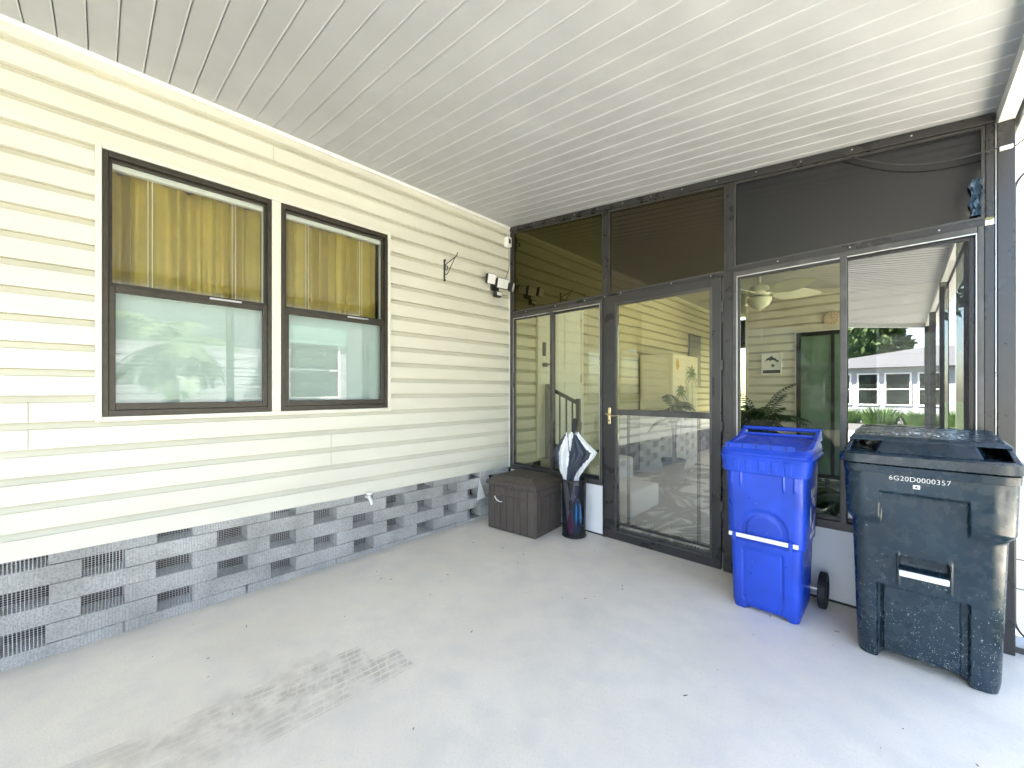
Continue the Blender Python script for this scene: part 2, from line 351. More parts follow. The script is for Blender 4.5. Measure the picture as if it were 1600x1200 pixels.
# ================================================================== MAIN HOUSE
house = thing('house', 'cream vinyl sided house wall with raised block foundation along the carport', 'house', (0, -1, 0))
B0, P = .448, .1285
WY0, WY1, WZ0, WZ1 = -3.046, -1.392, 1.082, 2.520        # window opening outer trim
def course_profile(k):
    z = B0+P*k
    return [(-.034, z+.0005), (0, z+.0005), (0, z+P-.036), (-.010, z+P-.031), (-.030, z+P-.006), (-.034, z+P-.0005)]
def clip(prof, za, zb):
    out = []
    for (x, z), (x2, z2) in zip(prof, prof[1:]):
        if za <= z <= zb and (not out or out[-1] != (x, z)): out.append((x, z))
        for zz in (za, zb):
            if (z-zz)*(z2-zz) < 0: out.append((x+(x2-x)*(zz-z)/(z2-z), zz))
        if za <= z2 <= zb: out.append((x2, z2))
    return out
sid = MB()
def strip(prof, y0, y1):
    if len(prof) < 2: return
    n = len(prof); sid.add([(x, y0, z) for x, z in prof]+[(x, y1, z) for x, z in prof], [(i, i+1, i+1+n, i+n) for i in range(n-1)])
for k in range(19):
    pr = course_profile(k); z0, z1 = B0+P*k, B0+P*(k+1)
    if z1 <= WZ0+.01 or z0 >= WZ1-.01: strip(pr, -8.8, -.0); strip(pr, 0, 7.3)
    else:
        strip(pr, -8.8, WY0+.01); strip(pr, WY1-.01, 0); strip(pr, 0, 7.3)
        strip(clip(pr, WZ1-.01, 9), WY0+.01, WY1-.01); strip(clip(pr, -9, WZ0+.01), WY0+.01, WY1-.01)
sid.build('siding', 'siding', house)
for (y, k0, n) in [(-2.232, 18, 1), (-3.266, 4, 2), (-1.861, 2, 2), (-4.6, 9, 2), (2.4, 14, 2), (3.1, 11, 2)]:
    for k in range(k0, k0+n):
        z = B0+P*k; sm = MB(); sm.prism([(.0, z+.001), (.0022, z+.001), (.0022, z+P-.031), (.0, z+P-.030)], 'y', y, y+.002)
        sm.build('siding_lap', 'int', house)
tr = MB(); tr.box(-.045, .010, -8.8, 7.2, 2.893, 2.934); tr.box(-.045, .004, -8.8, 7.2, 2.8895, 2.893)
tr.build('top_trim', 'siding', house, bev=.003)
tr = MB(); tr.box(-.012, .026, -8.8, 7.2, 2.936, 2.962); tr.build('roof_channel', 'white', house, bev=.004)
ct = MB(); ct.box(.001, .014, -.028, -.006, B0-.004, 2.93); ct.build('corner_channel', 'white', house, bev=.003)
# body behind the siding: closed so that it is dark inside
hb = MB()
hb.add([(-4.5, -8.8, -.3), (-4.5, 7.3, -.3), (-4.5, 7.3, 3.0), (-4.5, -8.8, 3.0)], [(0, 1, 2, 3)])
hb.add([(-4.5, -8.8, -.3), (-.02, -8.8, -.3), (-.02, -8.8, 3.0), (-4.5, -8.8, 3.0)], [(0, 1, 2, 3)])
hb.add([(-4.5, 7.3, -.3), (0, 7.3, -.3), (0, 7.3, 3.0), (-4.5, 7.3, 3.0)], [(0, 1, 2, 3)])
hb.build('outer_wall', 'housewhite', house)
rf = MB(); rf.prism([(-4.9, 2.98), (-.0, 2.98), (.0, 3.02), (-2.3, 3.55), (-4.9, 3.02)], 'y', -9.1, 7.6)
rf.build('house_roof', 'roofwhite', house)
fs = MB(); fs.box(-4.4, -.03, -8.7, 7.2, .47, .50); fs.build('floor_deck', 'dark', house)
# foundation of open-bond blocks
CHT, Z0B = .095, -.0855+.0
blk = MB(); rnd = random.Random(3)
period, hole = .5585, .158
for k in range(-1, 5):
    z0 = .0135+CHT*k; z1 = z0+CHT-.0035
    odd = (k % 2 != 0)
    ph = -3.205 if not odd else -2.935                 # right edge of a hole in this kind of course
    n0 = -11
    for i in range(n0, 8):
        a = ph+period*i; b_ = a+period-hole
        if k == -1: a -= .0; b_ = a+period-.006             # bottom course is solid
        if a > -.02: continue
        b_ = min(b_, -.01)
        if b_-a < .03: continue
        j = rnd.uniform(-.003, .003)
        blk.box(-.155, -.012+j, a+rnd.uniform(-.006, .006), b_+rnd.uniform(-.006, .006), z0+rnd.uniform(-.001, .001), z1)
fo = blk.build('foundation', 'block', house, bev=.004)
ib = MB(); ib.box(-.155, -.012, 0.0, 7.2, -.05, .46); ib.build('inner_base_shade', 'bronze', house)  # dark colour stands in for the shadow along the porch wall foot
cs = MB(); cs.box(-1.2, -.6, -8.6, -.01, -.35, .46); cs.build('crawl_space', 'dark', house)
# hardware cloth
wm = MB(); g = .0127; x0, x1 = -.0075, -.0062; t = .0004; th = .0009
y = -6.5
while y < -.55:
    lean = .004*math.sin(y*9); wm.add([(x1, y-t+lean, -.09), (x1, y+t+lean, -.09), (x1, y+t-lean, .455), (x1, y-t-lean, .455), (x0, y, -.09), (x0, y, .455)],
           [(0, 1, 2, 3), (0, 3, 5, 4), (1, 4, 5, 2)]); y += g
z = -.08
while z < .455:
    n = 40; L = [(-6.5+i*(5.95/n)) for i in range(n+1)]
    vs = []
    for yy in L:
        dz = .0022*math.sin(yy*5+z*7)+.0015*math.sin(yy*13)
        vs += [(x1+.0006, yy, z-th+dz), (x1+.0006, yy, z+th+dz), (x0, yy, z+dz)]
    wm.add(vs, [(3*i, 3*i+3, 3*i+4, 3*i+1) for i in range(n)]+[(3*i+1, 3*i+4, 3*i+5, 3*i+2) for i in range(n)]); z += g*.86
wm.build('wire_mesh', 'wire', house)

# --- windows of the house
def frame(mb, x0, x1, y0, y1, z0, z1, w, wt=None, wb=None):
    wt = wt or w; wb = wb or w
    mb.box(x0, x1, y0, y0+w, z0, z1); mb.box(x0, x1, y1-w, y1, z0, z1)
    mb.box(x0, x1, y0+w, y1-w, z1-wt, z1); mb.box(x0, x1, y0+w, y1-w, z0, z0+wb)
tw = MB(); frame(tw, -.045, .016, WY0, WY1, WZ0, WZ1, .026); tw.box(-.02, .012, -2.243, -2.189, WZ0+.026, WZ1-.026)
tw.build('window_trim', 'cream', house, bev=.003)
for (ya, yb) in [(WY0+.028, -2.245), (-2.187, WY1-.028)]:
    za, zb = WZ0+.028, WZ1-.028; zm = 1.795
    f = MB(); frame(f, -.05, .012, ya, yb, za, zb, .022, .03, .03)
    wnd = f.build('window', 'winframe', house, bev=.002)
    u = MB(); frame(u, -.038, -.012, ya+.022, yb-.022, zm-.012, zb-.03, .014, .014, .03)
    u.build('upper_sash', 'winframe', wnd, bev=.002)
    q = MB(); frame(q, -.026, .006, ya+.022, yb-.022, za+.03, zm, .026, .034, .036)
    q.build('lower_sash', 'winframe', wnd, bev=.003)
    box('upper_pane', 'g_win', wnd, -.027, -.023, ya+.034, yb-.034, zm+.0, zb-.04)
    box('lower_pane', 'g_win', wnd, -.012, -.008, ya+.046, yb-.046, za+.064, zm-.032)
    box('sash_lock', 'alu', wnd, .006, .018, (ya+yb)/2+.06, (ya+yb)/2+.22, zm-.006, zm+.004, bev=.002)
# room behind the windows
rs = MB(); X0, X1, Y0_, Y1_, Z0_, Z1_ = -1.6, -.052, -3.4, -1.0, .85, 2.8
rs.add([(X0, Y0_, Z0_), (X0, Y1_, Z0_), (X0, Y1_, Z1_), (X0, Y0_, Z1_), (X1, Y0_, Z0_), (X1, Y1_, Z0_), (X1, Y1_, Z1_), (X1, Y0_, Z1_)],
       [(0, 1, 2, 3), (0, 4, 5, 1), (3, 2, 6, 7), (0, 3, 7, 4), (1, 5, 6, 2)])
rs.build('room_lining', 'int', house)
for i, (ya, yb) in enumerate([(-3.00, -2.27), (-2.17, -1.44)]):
    n = 220; vs = []; nz = 10
    for j in range(nz+1):
        zz = 1.30+(2.462-1.30)*j/nz
        for a in range(n+1):
            u = a/n; yy = ya+(yb-ya)*u
            top = j/nz
            ph = u*(8.2+i)*2*math.pi+math.sin(u*9+i*2)*1.6
            d = (.034+.012*math.sin(u*17+i))*math.sin(ph)+.004*math.sin(ph*2.1+2*math.sin(u*11))+.006*math.sin(ph*2.3+1)*(1-top*.4)
            d += .005*math.sin(zz*6+u*30)
            vs.append((-.162+d, yy+.008*math.cos(ph), zz))
    c = MB().add(vs, [(j*(n+1)+a, j*(n+1)+a+1, (j+1)*(n+1)+a+1, (j+1)*(n+1)+a) for j in range(nz) for a in range(n)])
    o = c.build('curtain', 'curtain' if 'curtain' in M else 'beige', smooth=True, angle=180)
    tag(o, ['gathered gold curtain behind the upper pane of the larger left window', 'gathered gold curtain behind the upper pane of the right window'][i], 'curtain', 'gold curtains in the house windows')
    b = thing('window_blind', ['white mini blind filling the lower pane of the left house window', 'white mini blind filling the lower pane of the right house window, beside the awning reflection'][i], 'blind', (-.07, (ya+yb)/2, 1.12), 0, 'white blinds in the house windows')
    sl = MB(); zz = 1.135
    while zz < 1.79:
        sl.hexa([(-.076, ya, zz), (-.074, ya, zz+.001), (-.074, yb, zz+.001), (-.076, yb, zz), (-.061, ya, zz+.0265), (-.0595, ya, zz+.027), (-.0595, yb, zz+.027), (-.061, yb, zz+.0265)]); zz += .0245
    sl.build('slats', 'blind', b)
    box('head_rail', 'white', b, -.085, -.05, ya-.0, yb-.005, 2.425, 2.458, bev=.003)
    box('side_rail', 'white', b, -.075, -.052, yb-.012, yb+.006, 1.80, 2.424)
    for fy in (.22, .245, .76, .785):
        co = MB(); co.tube([(-.068, ya+(yb-ya)*fy, 2.424), (-.068, ya+(yb-ya)*fy, 1.79)], .0016, 5)
        co.build('lift_cord', 'white', b)

# ================================================================== CARPORT ROOF
carport = thing('carport', 'carport roof of white ribbed aluminium panels with white edge beam', 'carport', (1.65, -2, 2.7))
ce = MB(); se = MB()
pitch = .1033; y = -8.41-.0; k = 0
# seams measured at y = -3.069 (deep), -2.967, -2.864 ...
ybase = -3.069
i0 = int((-8.4-ybase)/pitch)-1
for i in range(i0, 98):
    ya = ybase+i*pitch; yb = ya+pitch
    if ya < -8.42 or yb > 7.2: continue
    deep = (i % 3 == 0); deepn = ((i+1) % 3 == 0)
    d = .0
    pr = [(ya+.0012, .008), (ya+.0030, .0012), (ya+.010, 0), (yb-.0075, 0), (yb-.0032, -.0030), (yb-.0012, -.0030), (yb-.0008, .008)]
    n = len(pr)
    vs = [(X, yy, zc(X)+dz) for X in (.0, 3.31) for yy, dz in pr]
    ce.add(vs, [(j, j+1, j+1+n, j+n) for j in range(n-1)])
    wd = .0028 if deep else .0010
    se.hexa([(0, ya-wd, zc(0)+.006), (3.31, ya-wd, zc(3.31)+.006), (3.31, ya+wd, zc(3.31)+.006), (0, ya+wd, zc(0)+.006),
             (0, ya-wd, zc(0)+.012), (3.31, ya-wd, zc(3.31)+.012), (3.31, ya+wd, zc(3.31)+.012), (0, ya+wd, zc(0)+.012)])
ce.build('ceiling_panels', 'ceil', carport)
se.build('ceiling_seams', 'seam', carport)
tp = MB(); tp.hexa([(-.02, -8.42, zc(0)+.013), (3.45, -8.42, zc(3.45)+.013), (3.45, 7.25, zc(3.45)+.013), (-.02, 7.25, zc(0)+.013),
                    (-.02, -8.42, zc(0)+.09), (3.45, -8.42, zc(3.45)+.09), (3.45, 7.25, zc(3.45)+.09), (-.02, 7.25, zc(0)+.09)])
tp.build('roof_top', 'white', carport)
bm_ = MB(); bm_.box(3.292, 3.345, -8.42, 7.2, 2.520, 2.592)
bm_.build('edge_beam', 'white', carport, bev=.002)
fa = MB(); fa.box(3.36, 3.46, -8.46, 7.25, 2.50, 2.62); fa.build('gutter', 'white', carport, bev=.006)
eb = MB(); eb.hexa([(.0, -8.50, zc(0)-.075), (3.36, -8.50, zc(3.36)-.075), (3.36, -8.43, zc(3.36)-.075), (.0, -8.43, zc(0)-.075),
                    (.0, -8.50, zc(0)+.09), (3.36, -8.50, zc(3.36)+.09), (3.36, -8.43, zc(3.36)+.09), (.0, -8.43, zc(0)+.09)])
eb.build('end_fascia', 'white', carport)
for yp, lab in ((-1.84, 'dark bronze carport post reflected largest in the right glass pane'), (-3.9, 'dark bronze carport post reflected second in the right glass pane'), (-6.4, 'dark bronze carport post reflected third in the right glass pane'), (-8.35, 'dark bronze post at the open end of the carport')):
    q = thing('carport_post', lab, 'post', (3.318, yp, zf(yp)), 0, 'dark posts along the open carport side')
    MB().box(-.038, .038, -.038, .038, .008, 2.52-zf(yp)).build('post_shaft', 'bronze2', q, local=True, bev=.004)
    MB().box(-.07, .07, -.07, .07, 0, .008).build('base_plate', 'bronze2', q, local=True, bev=.002)

# ================================================================== SCREEN ENCLOSURE
enc = thing('screen_enclosure', 'dark bronze aluminium screen room front with smoked upper panels and glass windows', 'screen enclosure', (1.65, 0, 0))
def zt(x): return zc(x)-.004
fr = MB()
def vbar(mb, x0, x1, z0, z1, y0=-.03, y1=.03): mb.box(x0, x1, y0, y1, z0, z1)
# top rail follows the roof
fr.hexa([(0.016, -.034, zt(0)-.045), (3.285, -.034, zt(3.285)-.045), (3.285, .03, zt(3.285)-.045), (0.016, .03, zt(0)-.045),
         (0.016, -.034, zt(0)), (3.285, -.034, zt(3.285)), (3.285, .03, zt(3.285)), (0.016, .03, zt(0))])
fr.box(.016, .045, -.028, .03, .43, zt(.03)-.046)
for xa, xb in ((1.128, 1.176), (2.094, 2.142)):
    fr.box(xa, xb, -.030, .03, 2.0615, zt(xb)-.0465)
fr.box(3.255, 3.2845, -.030, .03, 2.083, zt(3.28)-.0465)
fr.box(.046, 1.127, -.030, .03, 2.026, 2.060)         # left mid rail
fr.box(1.128, 1.1575, -.031, .03, .0, 2.0605)            # door jamb left
fr.box(2.0775, 2.1415, -.031, .03, .0, 2.0605)           # jamb right
fr.box(1.158, 2.077, -.031, .03, 2.036, 2.0605)
fr.box(2.142, 3.2545, -.030, .03, 2.046, 2.082)
fr.box(3.2505, 3.285, -.032, .03, .0, 2.0455)
fr.build('frame', 'bronze', enc, bev=.003)
post = MB(); post.box(3.289, 3.345, -.045, .05, .0, 2.518); post.build('corner_post', 'bronze', enc, bev=.004)
ae = MB(); ae.box(3.2855, 3.2885, -.036, -.01, .43, 2.53); ae.build('edge_strip', 'alu', enc)
for (xa, xb, nm) in ((.048, 1.126, 0), (1.178, 2.092, 1), (2.144, 3.253, 2)):
    a = MB(); z0 = 2.0635 if xa < 2.1 else 2.084
    def panel(x0, x1, y0, y1, za, w):
        m_ = MB(); m_.hexa([(x0, y0, za), (x1, y0, za), (x1, y1, za), (x0, y1, za), (x0, y0, zt(x0)-.047), (x1, y0, zt(x1)-.047), (x1, y1, zt(x1)-.047), (x0, y1, zt(x0)-.047)]); return m_
    panel(xa, xb, -.004, .004, z0, 0).build('upper_panel', 'g_dark%d' % nm, enc)
    bead = MB()
    bead.box(xa, xb, -.020, -.0045, z0, z0+.010); bead.box(xa, xa+.010, -.020, -.0045, z0+.0102, zt(xa)-.058); bead.box(xb-.010, xb, -.020, -.0045, z0+.0102, zt(xb)-.058)
    bead.hexa([(xa, -.02, zt(xa)-.057), (xb, -.02, zt(xb)-.057), (xb, -.0045, zt(xb)-.057), (xa, -.0045, zt(xa)-.057), (xa, -.02, zt(xa)-.0475), (xb, -.02, zt(xb)-.0475), (xb, -.0045, zt(xb)-.0475), (xa, -.0045, zt(xa)-.0475)])
    bead.build('panel_bead', 'bronze2', enc)
# sliding windows: (x0,x1,z0,z1, glass)
def xframe(mb, x0, x1, y0, y1, z0, z1, w, wt=None, wb=None):
    wt = wt or w; wb = wb or w
    mb.box(x0, x0+w, y0, y1, z0, z1); mb.box(x1-w, x1, y0, y1, z0, z1)
    mb.box(x0+w, x1-w, y0, y1, z1-wt, z1); mb.box(x0+w, x1-w, y0, y1, z0, z0+wb)
def slider(x0, x1, xm, z0, z1, g1, g2):
    f = MB(); xframe(f, x0, x1, -.040, .02, z0, z1, .022, .030, .05)
    wn = f.build('window', 'bronze2', enc, bev=.003)
    f = MB(); xframe(f, x0+.0225, xm+.012, -.030, -.012, z0+.0505, z1-.0305, .020, .022, .024)
    f.build('sash', 'bronze', wn, bev=.002)
    f = MB(); xframe(f, xm-.012, x1-.0225, -.010, .012, z0+.0505, z1-.0305, .022, .022, .024)
    f.build('sash', 'bronze', wn, bev=.002)
    box('mullion_cap', 'bronze2', wn, xm-.016, xm+.016, -.044, -.0302, z0+.05, z1-.0305, bev=.003)
    box('pane', g1, wn, x0+.040, xm-.006, -.023, -.019, z0+.072, z1-.050)
    box('pane', g2, wn, xm+.008, x1-.042, -.003, .001, z0+.072, z1-.050)
    e = MB(); e.box(x0+.0225, x1-.0225, -.0365, -.0305, z1-.0365, z1-.0307); e.box(x0+.0225, x0+.0265, -.0365, -.0305, z0+.051, z1-.037); e.box(x1-.0265, x1-.0225, -.0365, -.0305, z0+.051, z1-.037)
    e.build('bright_edge', 'alu', wn)
    return wn
slider(.0455, 1.127, .578, .432, 2.0255, 'g_side', 'g_side')
slider(2.1425, 3.2500, 2.722, .432, 2.0455, 'g_open', 'g_mirror')
kp = MB(); kp.box(.02, 1.127, -.020, .012, 0.012, .431); kp.build('kick_panel', 'panelwhite', enc, bev=.002)
kp = MB(); kp.box(2.143, 3.250, -.020, .012, 0.012, .431); kp.build('kick_panel', 'panelwhite', enc, bev=.002)
for xa, xb in ((.02, 1.127), (2.143, 3.25)): box('sole_strip', 'bronze', enc, xa, xb, -.024, .012, .001, .0115)
# storm door
dr = MB(); DX0, DX1, DZ0, DZ1 = 1.160, 2.073, .012, 2.033
GX0, GX1, GZ0, GZ1 = 1.277, 1.997, .095, 1.950
dr.box(DX0, GX0, -.052, -.014, DZ0, DZ1); dr.box(GX1, DX1, -.052, -.014, DZ0, DZ1)
dr.box(GX0, GX1, -.052, -.014, GZ1, DZ1); dr.box(GX0, GX1, -.052, -.014, DZ0, GZ0)
door = dr.build('door', 'bronze', enc, bev=.004)
st = MB(); xframe(st, GX0-.018, GX1+.018, -.058, -.0525, GZ0-.018, GZ1+.018, .016); st.build('glazing_stop', 'bronze2', door, bev=.002)
box('meeting_rail', 'bronze2', door, GX0+.001, GX1-.001, -.050, -.020, 1.045, 1.090, bev=.003)
box('upper_pane', 'g_door', door, GX0+.001, GX1-.001, -.034, -.030, 1.091, GZ1-.001)
box('lower_pane', 'g_doorlow', door, GX0+.001, GX1-.001, -.030, -.026, GZ0+.001, 1.044)
gr_ = MB()
for x in (1.363, 1.377, 1.912, 1.926): gr_.box(x-.0015, x+.0015, -.036, -.0335, .15, 1.043)
for zz in (.975, .985): gr_.box(GX0+.002, GX1-.002, -.0365, -.0340, zz-.001, zz+.001)
gr_.build('pane_grille', 'bronze2', door)
box('bottom_rail', 'black', door, GX0+.001, GX1-.001, -.048, -.037, .140, .155); box('bottom_sweep', 'bronze2', door, GX0+.0015, GX1-.0015, -.044, -.037, .0965, .110)
hd = MB(); hd.box(1.196, 1.222, -.060, -.0525, .965, 1.105)
ho = hd.build('handle', 'gold', door, bev=.008, seg=3)
lv = MB(); lv.tube([(1.209, -.060, 1.05), (1.209, -.088, 1.05)], .007, 10); lv.tube([(1.190, -.090, 1.053), (1.215, -.092, 1.049), (1.245, -.092, 1.040), (1.275, -.088, 1.038), (1.295, -.082, 1.044)], [.005, .0065, .006, .0055, .004], 8)
lv.build('lever', 'gold', ho, smooth=True)
lk = MB(); lk.lathe([(0, 0), (.007, 0), (.007, .003), (0, .003)], n=16); lk.v = [Vector((1.209+p.x, -.0605-p.z, .995+p.y)) for p in lk.v]; lk.build('lock_cylinder', 'black', ho)
for zz in (.45, 1.0, 1.42, 1.82):
    hg = MB(); hg.box(2.070, 2.084, -.060, -.053, zz-.035, zz+.035); hg.build('hinge', 'bronze2', door, bev=.003)
# screws along the frame
spots_ = [(x, z, -.0335) for x, z in [(.25, 2.043), (.62, 2.043), (.95, 2.043), (1.30, 2.05), (1.72, 2.05), (2.0, 2.05), (2.4, 2.064), (2.75, 2.064), (3.1, 2.064), (1.152, 2.045), (1.152, 1.2), (1.152, .5)]]
spots_ += [(i*.24+.12, zt(i*.24+.12)-.02, -.0345) for i in range(13)]
for x, z, y in spots_:
    q = MB(); q.add([(x+.0045*math.cos(a), y, z+.0045*math.sin(a)) for a in [i*math.pi/4 for i in range(8)]]+[(x, y-.0035, z)], [(i, (i+1) % 8, 8) for i in range(8)])
    q.build('screw_head', 'alu', enc)

# ---------------- screen room behind
room = thing('screen_room', 'screened porch seen through the glass with cream siding back wall', 'porch room', (1.65, 4.2, 0))
bw = MB(); YB = 4.2
def bstrip(prof, xa, xb):
    n = len(prof); bw.add([(xa, YB-x, z) for x, z in prof]+[(xb, YB-x, z) for x, z in prof], [(i, i+n, i+1+n, i+1) for i in range(n-1)])
for k in range(-3, 19):
    pr = course_profile(k); z0 = B0+P*k
    if z0+P < 2.09: bstrip(pr, 1.182, 1.84)
    else: bstrip(pr, 1.182, 3.28)
for k in range(-3, 13):
    bstrip(course_profile(k), 2.72, 3.28)
bw.build('back_siding', 'siding', room)
bx = MB(); bx.box(1.165, 1.19, YB-.02, 6.9, .0, 2.80); bx.build('side_wall', 'siding', room)
bx = MB(); bx.box(1.2, 3.30, YB+.04, YB+.10, .0, 2.6); bx.build('back_lining', 'int', room)
ew = MB(); ew.box(0, 1.2, 6.9, 7.0, 0, .75); ew.box(0, 1.2, 6.9, 7.0, 2.2, 2.82); ew.box(0, .35, 6.9, 7.0, .75, 2.2); ew.box(1.12, 1.164, 6.9, 7.0, .75, 2.2); ew.build('end_wall', 'bronze', room)
rw = MB(); rw.box(3.29, 3.335, .052, 7.0, 0, .42); rw.build('side_kick_wall', 'panelwhite', room)
for yy in (1.4, 2.8, 4.15): box('side_post', 'bronze', room, 3.29, 3.335, yy-.025, yy+.025, .421, 2.519, bev=.003)
dfz = 2.045; fdm = MB(); xframe(fdm, 1.842, 2.718, YB-.045, YB-.001, .0, 2.10, .055, .06, .05)
fd = fdm.build('back_door', 'black', room, bev=.004)
box('frosted_panel', 'greenglass', fd, 1.898, 2.662, YB-.03, YB-.02, .06, 2.039)
box('door_stile', 'black', fd, 2.245, 2.285, YB-.04, YB-.031, .06, 2.039)
tf = MB(); tf.box(1.82, 1.8415, YB-.03, YB+.01, 0, 2.12); tf.box(2.7185, 2.74, YB-.03, YB+.01, 0, 2.12); tf.box(1.8415, 2.7185, YB-.03, YB+.01, 2.101, 2.12); tf.build('door_casing', 'white', room)

# rug with leaf print
rug = MB().box(.05, 3.25, .12, 4.1, .002, .010); ro = rug.build('rug', 'rug'); tag(ro, 'pale porch rug printed with grey palm leaves behind the glass door', 'rug')
lf = MB(); rr = random.Random(11)
def leaflet(mb, p, ang, L, wd, z):
    c, s_ = math.cos(ang), math.sin(ang)
    pts = [(0, 0), (L*.35, wd), (L, 0), (L*.35, -wd)]
    mb.add([(p[0]+a*c-b*s_, p[1]+a*s_+b*c, z) for a, b in pts], [(0, 3, 2, 1)])
for i in range(190):
    px, py, an = rr.uniform(.3, 3.0), rr.uniform(.3, 3.9), rr.uniform(0, 6.28); L = rr.uniform(.35, .6)
    zl = .0105+.00008*i
    for j in range(15):
        t_ = j/15; q = (px+math.cos(an)*L*t_, py+math.sin(an)*L*t_)
        if not (.1 < q[0] < 3.15 and .2 < q[1] < 4.0): continue
        for sg in (1, -1): leaflet(lf, q, an+sg*(.95-.5*t_), .20*(1-.55*t_), .015, zl+.00003*sg)
lfo = lf.build('leaf_print', 'leafgrey', ro)
# white landing and step
stp = thing('porch_steps', 'white moulded steps leading up to the house entry door', 'steps', (.5, .95, 0))
a = MB(); a.box(.036, .70, .42, 1.36, .012, .475); a.build('landing', 'stepwhite', stp, bev=.03, seg=3)
a = MB(); a.box(.68, 1.10, .52, 1.16, .012, .262); a.build('lower_step', 'stepwhite', stp, bev=.035, seg=4)
rl = thing('handrail', 'black metal handrail with balusters beside the house entry door', 'handrail', (.1, .46, .475))
a = MB(); a.box(.055, .095, .50, .54, .476, 1.32); a.build('post', 'black', rl, bev=.003)
a = MB(); a.box(.475, .515, .50, .54, .476, 1.16); a.build('post', 'black', rl, bev=.003)
a = MB(); a.hexa([(.095, .505, 1.26), (.475, .505, 1.10), (.475, .535, 1.10), (.095, .535, 1.26), (.095, .505, 1.30), (.475, .505, 1.14), (.475, .535, 1.14), (.095, .535, 1.30)])
a.build('rail', 'black', rl, bev=.002); a = MB(); a.hexa([(.095, .51, .66), (.475, .51, .52), (.475, .53, .52), (.095, .53, .66), (.095, .51, .69), (.475, .51, .55), (.475, .53, .55), (.095, .53, .69)]); a.build('rail', 'black', rl, bev=.002)
for x in (.16, .25, .34, .42):
    z_ = 1.262-(x-.095)*.42; box('baluster', 'black', rl, x-.007, x+.007, .513, .527, .665-(x-.095)*.37, z_)
a = MB(); a.box(.03, .12, .475, .565, .4755, .482); a.build('base_plate', 'black', rl)
# entry door of the house (part of the house)
ed = MB(); ed.box(.003, .030, .45, 1.25, .49, 2.50); edo = ed.build('entry_door', 'doorwhite', house, bev=.004)
ec = MB(); ec.box(.002, .034, .405, .448, .49, 2.56); ec.box(.002, .034, 1.252, 1.305, .49, 2.56); ec.box(.002, .034, .449, 1.251, 2.505, 2.56); ec.build('door_casing', 'white', house, bev=.003)
for zz in ((.62, 1.35), (1.5, 2.38)):
    for yy in ((.58, .80), (.90, 1.14)):
        pn = MB(); pn.box(.031, .038, yy[0], yy[1], zz[0], zz[1]); pn.build('door_panel', 'doorwhite', edo, bev=.012)
lk = MB(); lk.box(.031, .055, .478, .528, 1.64, 1.80); lk.build('door_lock', 'black', edo, bev=.02, seg=4)
lv = MB(); lv.tube([(.031, .505, 1.54), (.075, .505, 1.54)], .024, 12); lv.tube([(.075, .505, 1.54), (.08, .56, 1.55), (.078, .64, 1.53)], .010, 8); lv.build('door_handle', 'black', edo, smooth=True)
for zz in (.8, 1.4, 2.1): box('door_hinge', 'gold', edo, .035, .04, 1.235, 1.25, zz-.05, zz+.05)
dw = MB(); dw.box(.002, .03, 4.9, 5.5, 1.35, 2.35); dw.build('dark_window', 'black', house, bev=.004)

# fridge with decals
fg = thing('fridge', 'white double door fridge with green palm tree decals behind the glass door', 'fridge', (.3, 3.4, 0))
a = MB(); a.box(.03, .50, 2.85, 3.83, .012, 1.80); a.build('cabinet', 'fridge', fg, bev=.008)
for (ya, yb) in ((2.852, 3.325), (3.335, 3.828)):
    a = MB(); a.box(.502, .555, ya, yb, .06, 1.795); a.build('fridge_door', 'fridge', fg, bev=.010)
for yy in (3.300, 3.352):
    a = MB(); a.tube([(.556, yy, .8), (.59, yy, .82), (.59, yy, 1.35), (.556, yy, 1.37)], .009, 8); a.build('door_handle', 'fridge', fg, smooth=True)
def decal_palm(y, z0, h, r, seed):
    q = random.Random(seed); a = MB(); X = .5565
    for i in range(12):
        t0, t1 = i/12, (i+1)/12; a.add([(X, y+.02*math.sin(t0*3)-.012*(1-t0*.4), z0+h*t0), (X, y+.02*math.sin(t0*3)+.012*(1-t0*.4), z0+h*t0), (X, y+.02*math.sin(t1*3)+.012*(1-t1*.4), z0+h*t1), (X, y+.02*math.sin(t1*3)-.012*(1-t1*.4), z0+h*t1),
             (X+.001, y+.02*math.sin(t0*3)-.012*(1-t0*.4), z0+h*t0), (X+.001, y+.02*math.sin(t0*3)+.012*(1-t0*.4), z0+h*t0), (X+.001, y+.02*math.sin(t1*3)+.012*(1-t1*.4), z0+h*t1), (X+.001, y+.02*math.sin(t1*3)-.012*(1-t1*.4), z0+h*t1)],
              [(4, 5, 6, 7)])
    c = (y+.02*math.sin(3), z0+h)
    for i in range(9):
        an = -0.5+i*(math.pi+1.0)/8; L = r*q.uniform(.8, 1.1)
        for j in range(12):
            t_ = j/12; py = c[0]+math.cos(an)*L*t_; pz = c[1]+math.sin(an)*L*t_-.5*L*t_*t_
            for sg in (1, -1):
                ang = an-.5*t_+sg*.9; l_ = .055*(1-.5*t_)
                a.add([(X+.0006+.0001*i, py, pz), (X+.0006+.0001*i, py+math.cos(ang)*l_, pz+math.sin(ang)*l_-.01), (X+.0006+.0001*i, py+math.cos(an)*.02, pz+math.sin(an)*.02)], [(0, 1, 2)])
    a.build('palm_decal', 'decalgreen', fg)
decal_palm(3.12, .6, .62, .22, 1); decal_palm(3.56, .6, .90, .27, 2)
a = MB(); a.lathe([(0, 0), (.055, 0), (.055, .001), (0, .001)], n=24); a.v = [Vector((.5566+p.z, 3.0+p.x, 1.64+p.y*1.5)) for p in a.v]; a.build('sun_decal', 'decalyellow', fg)

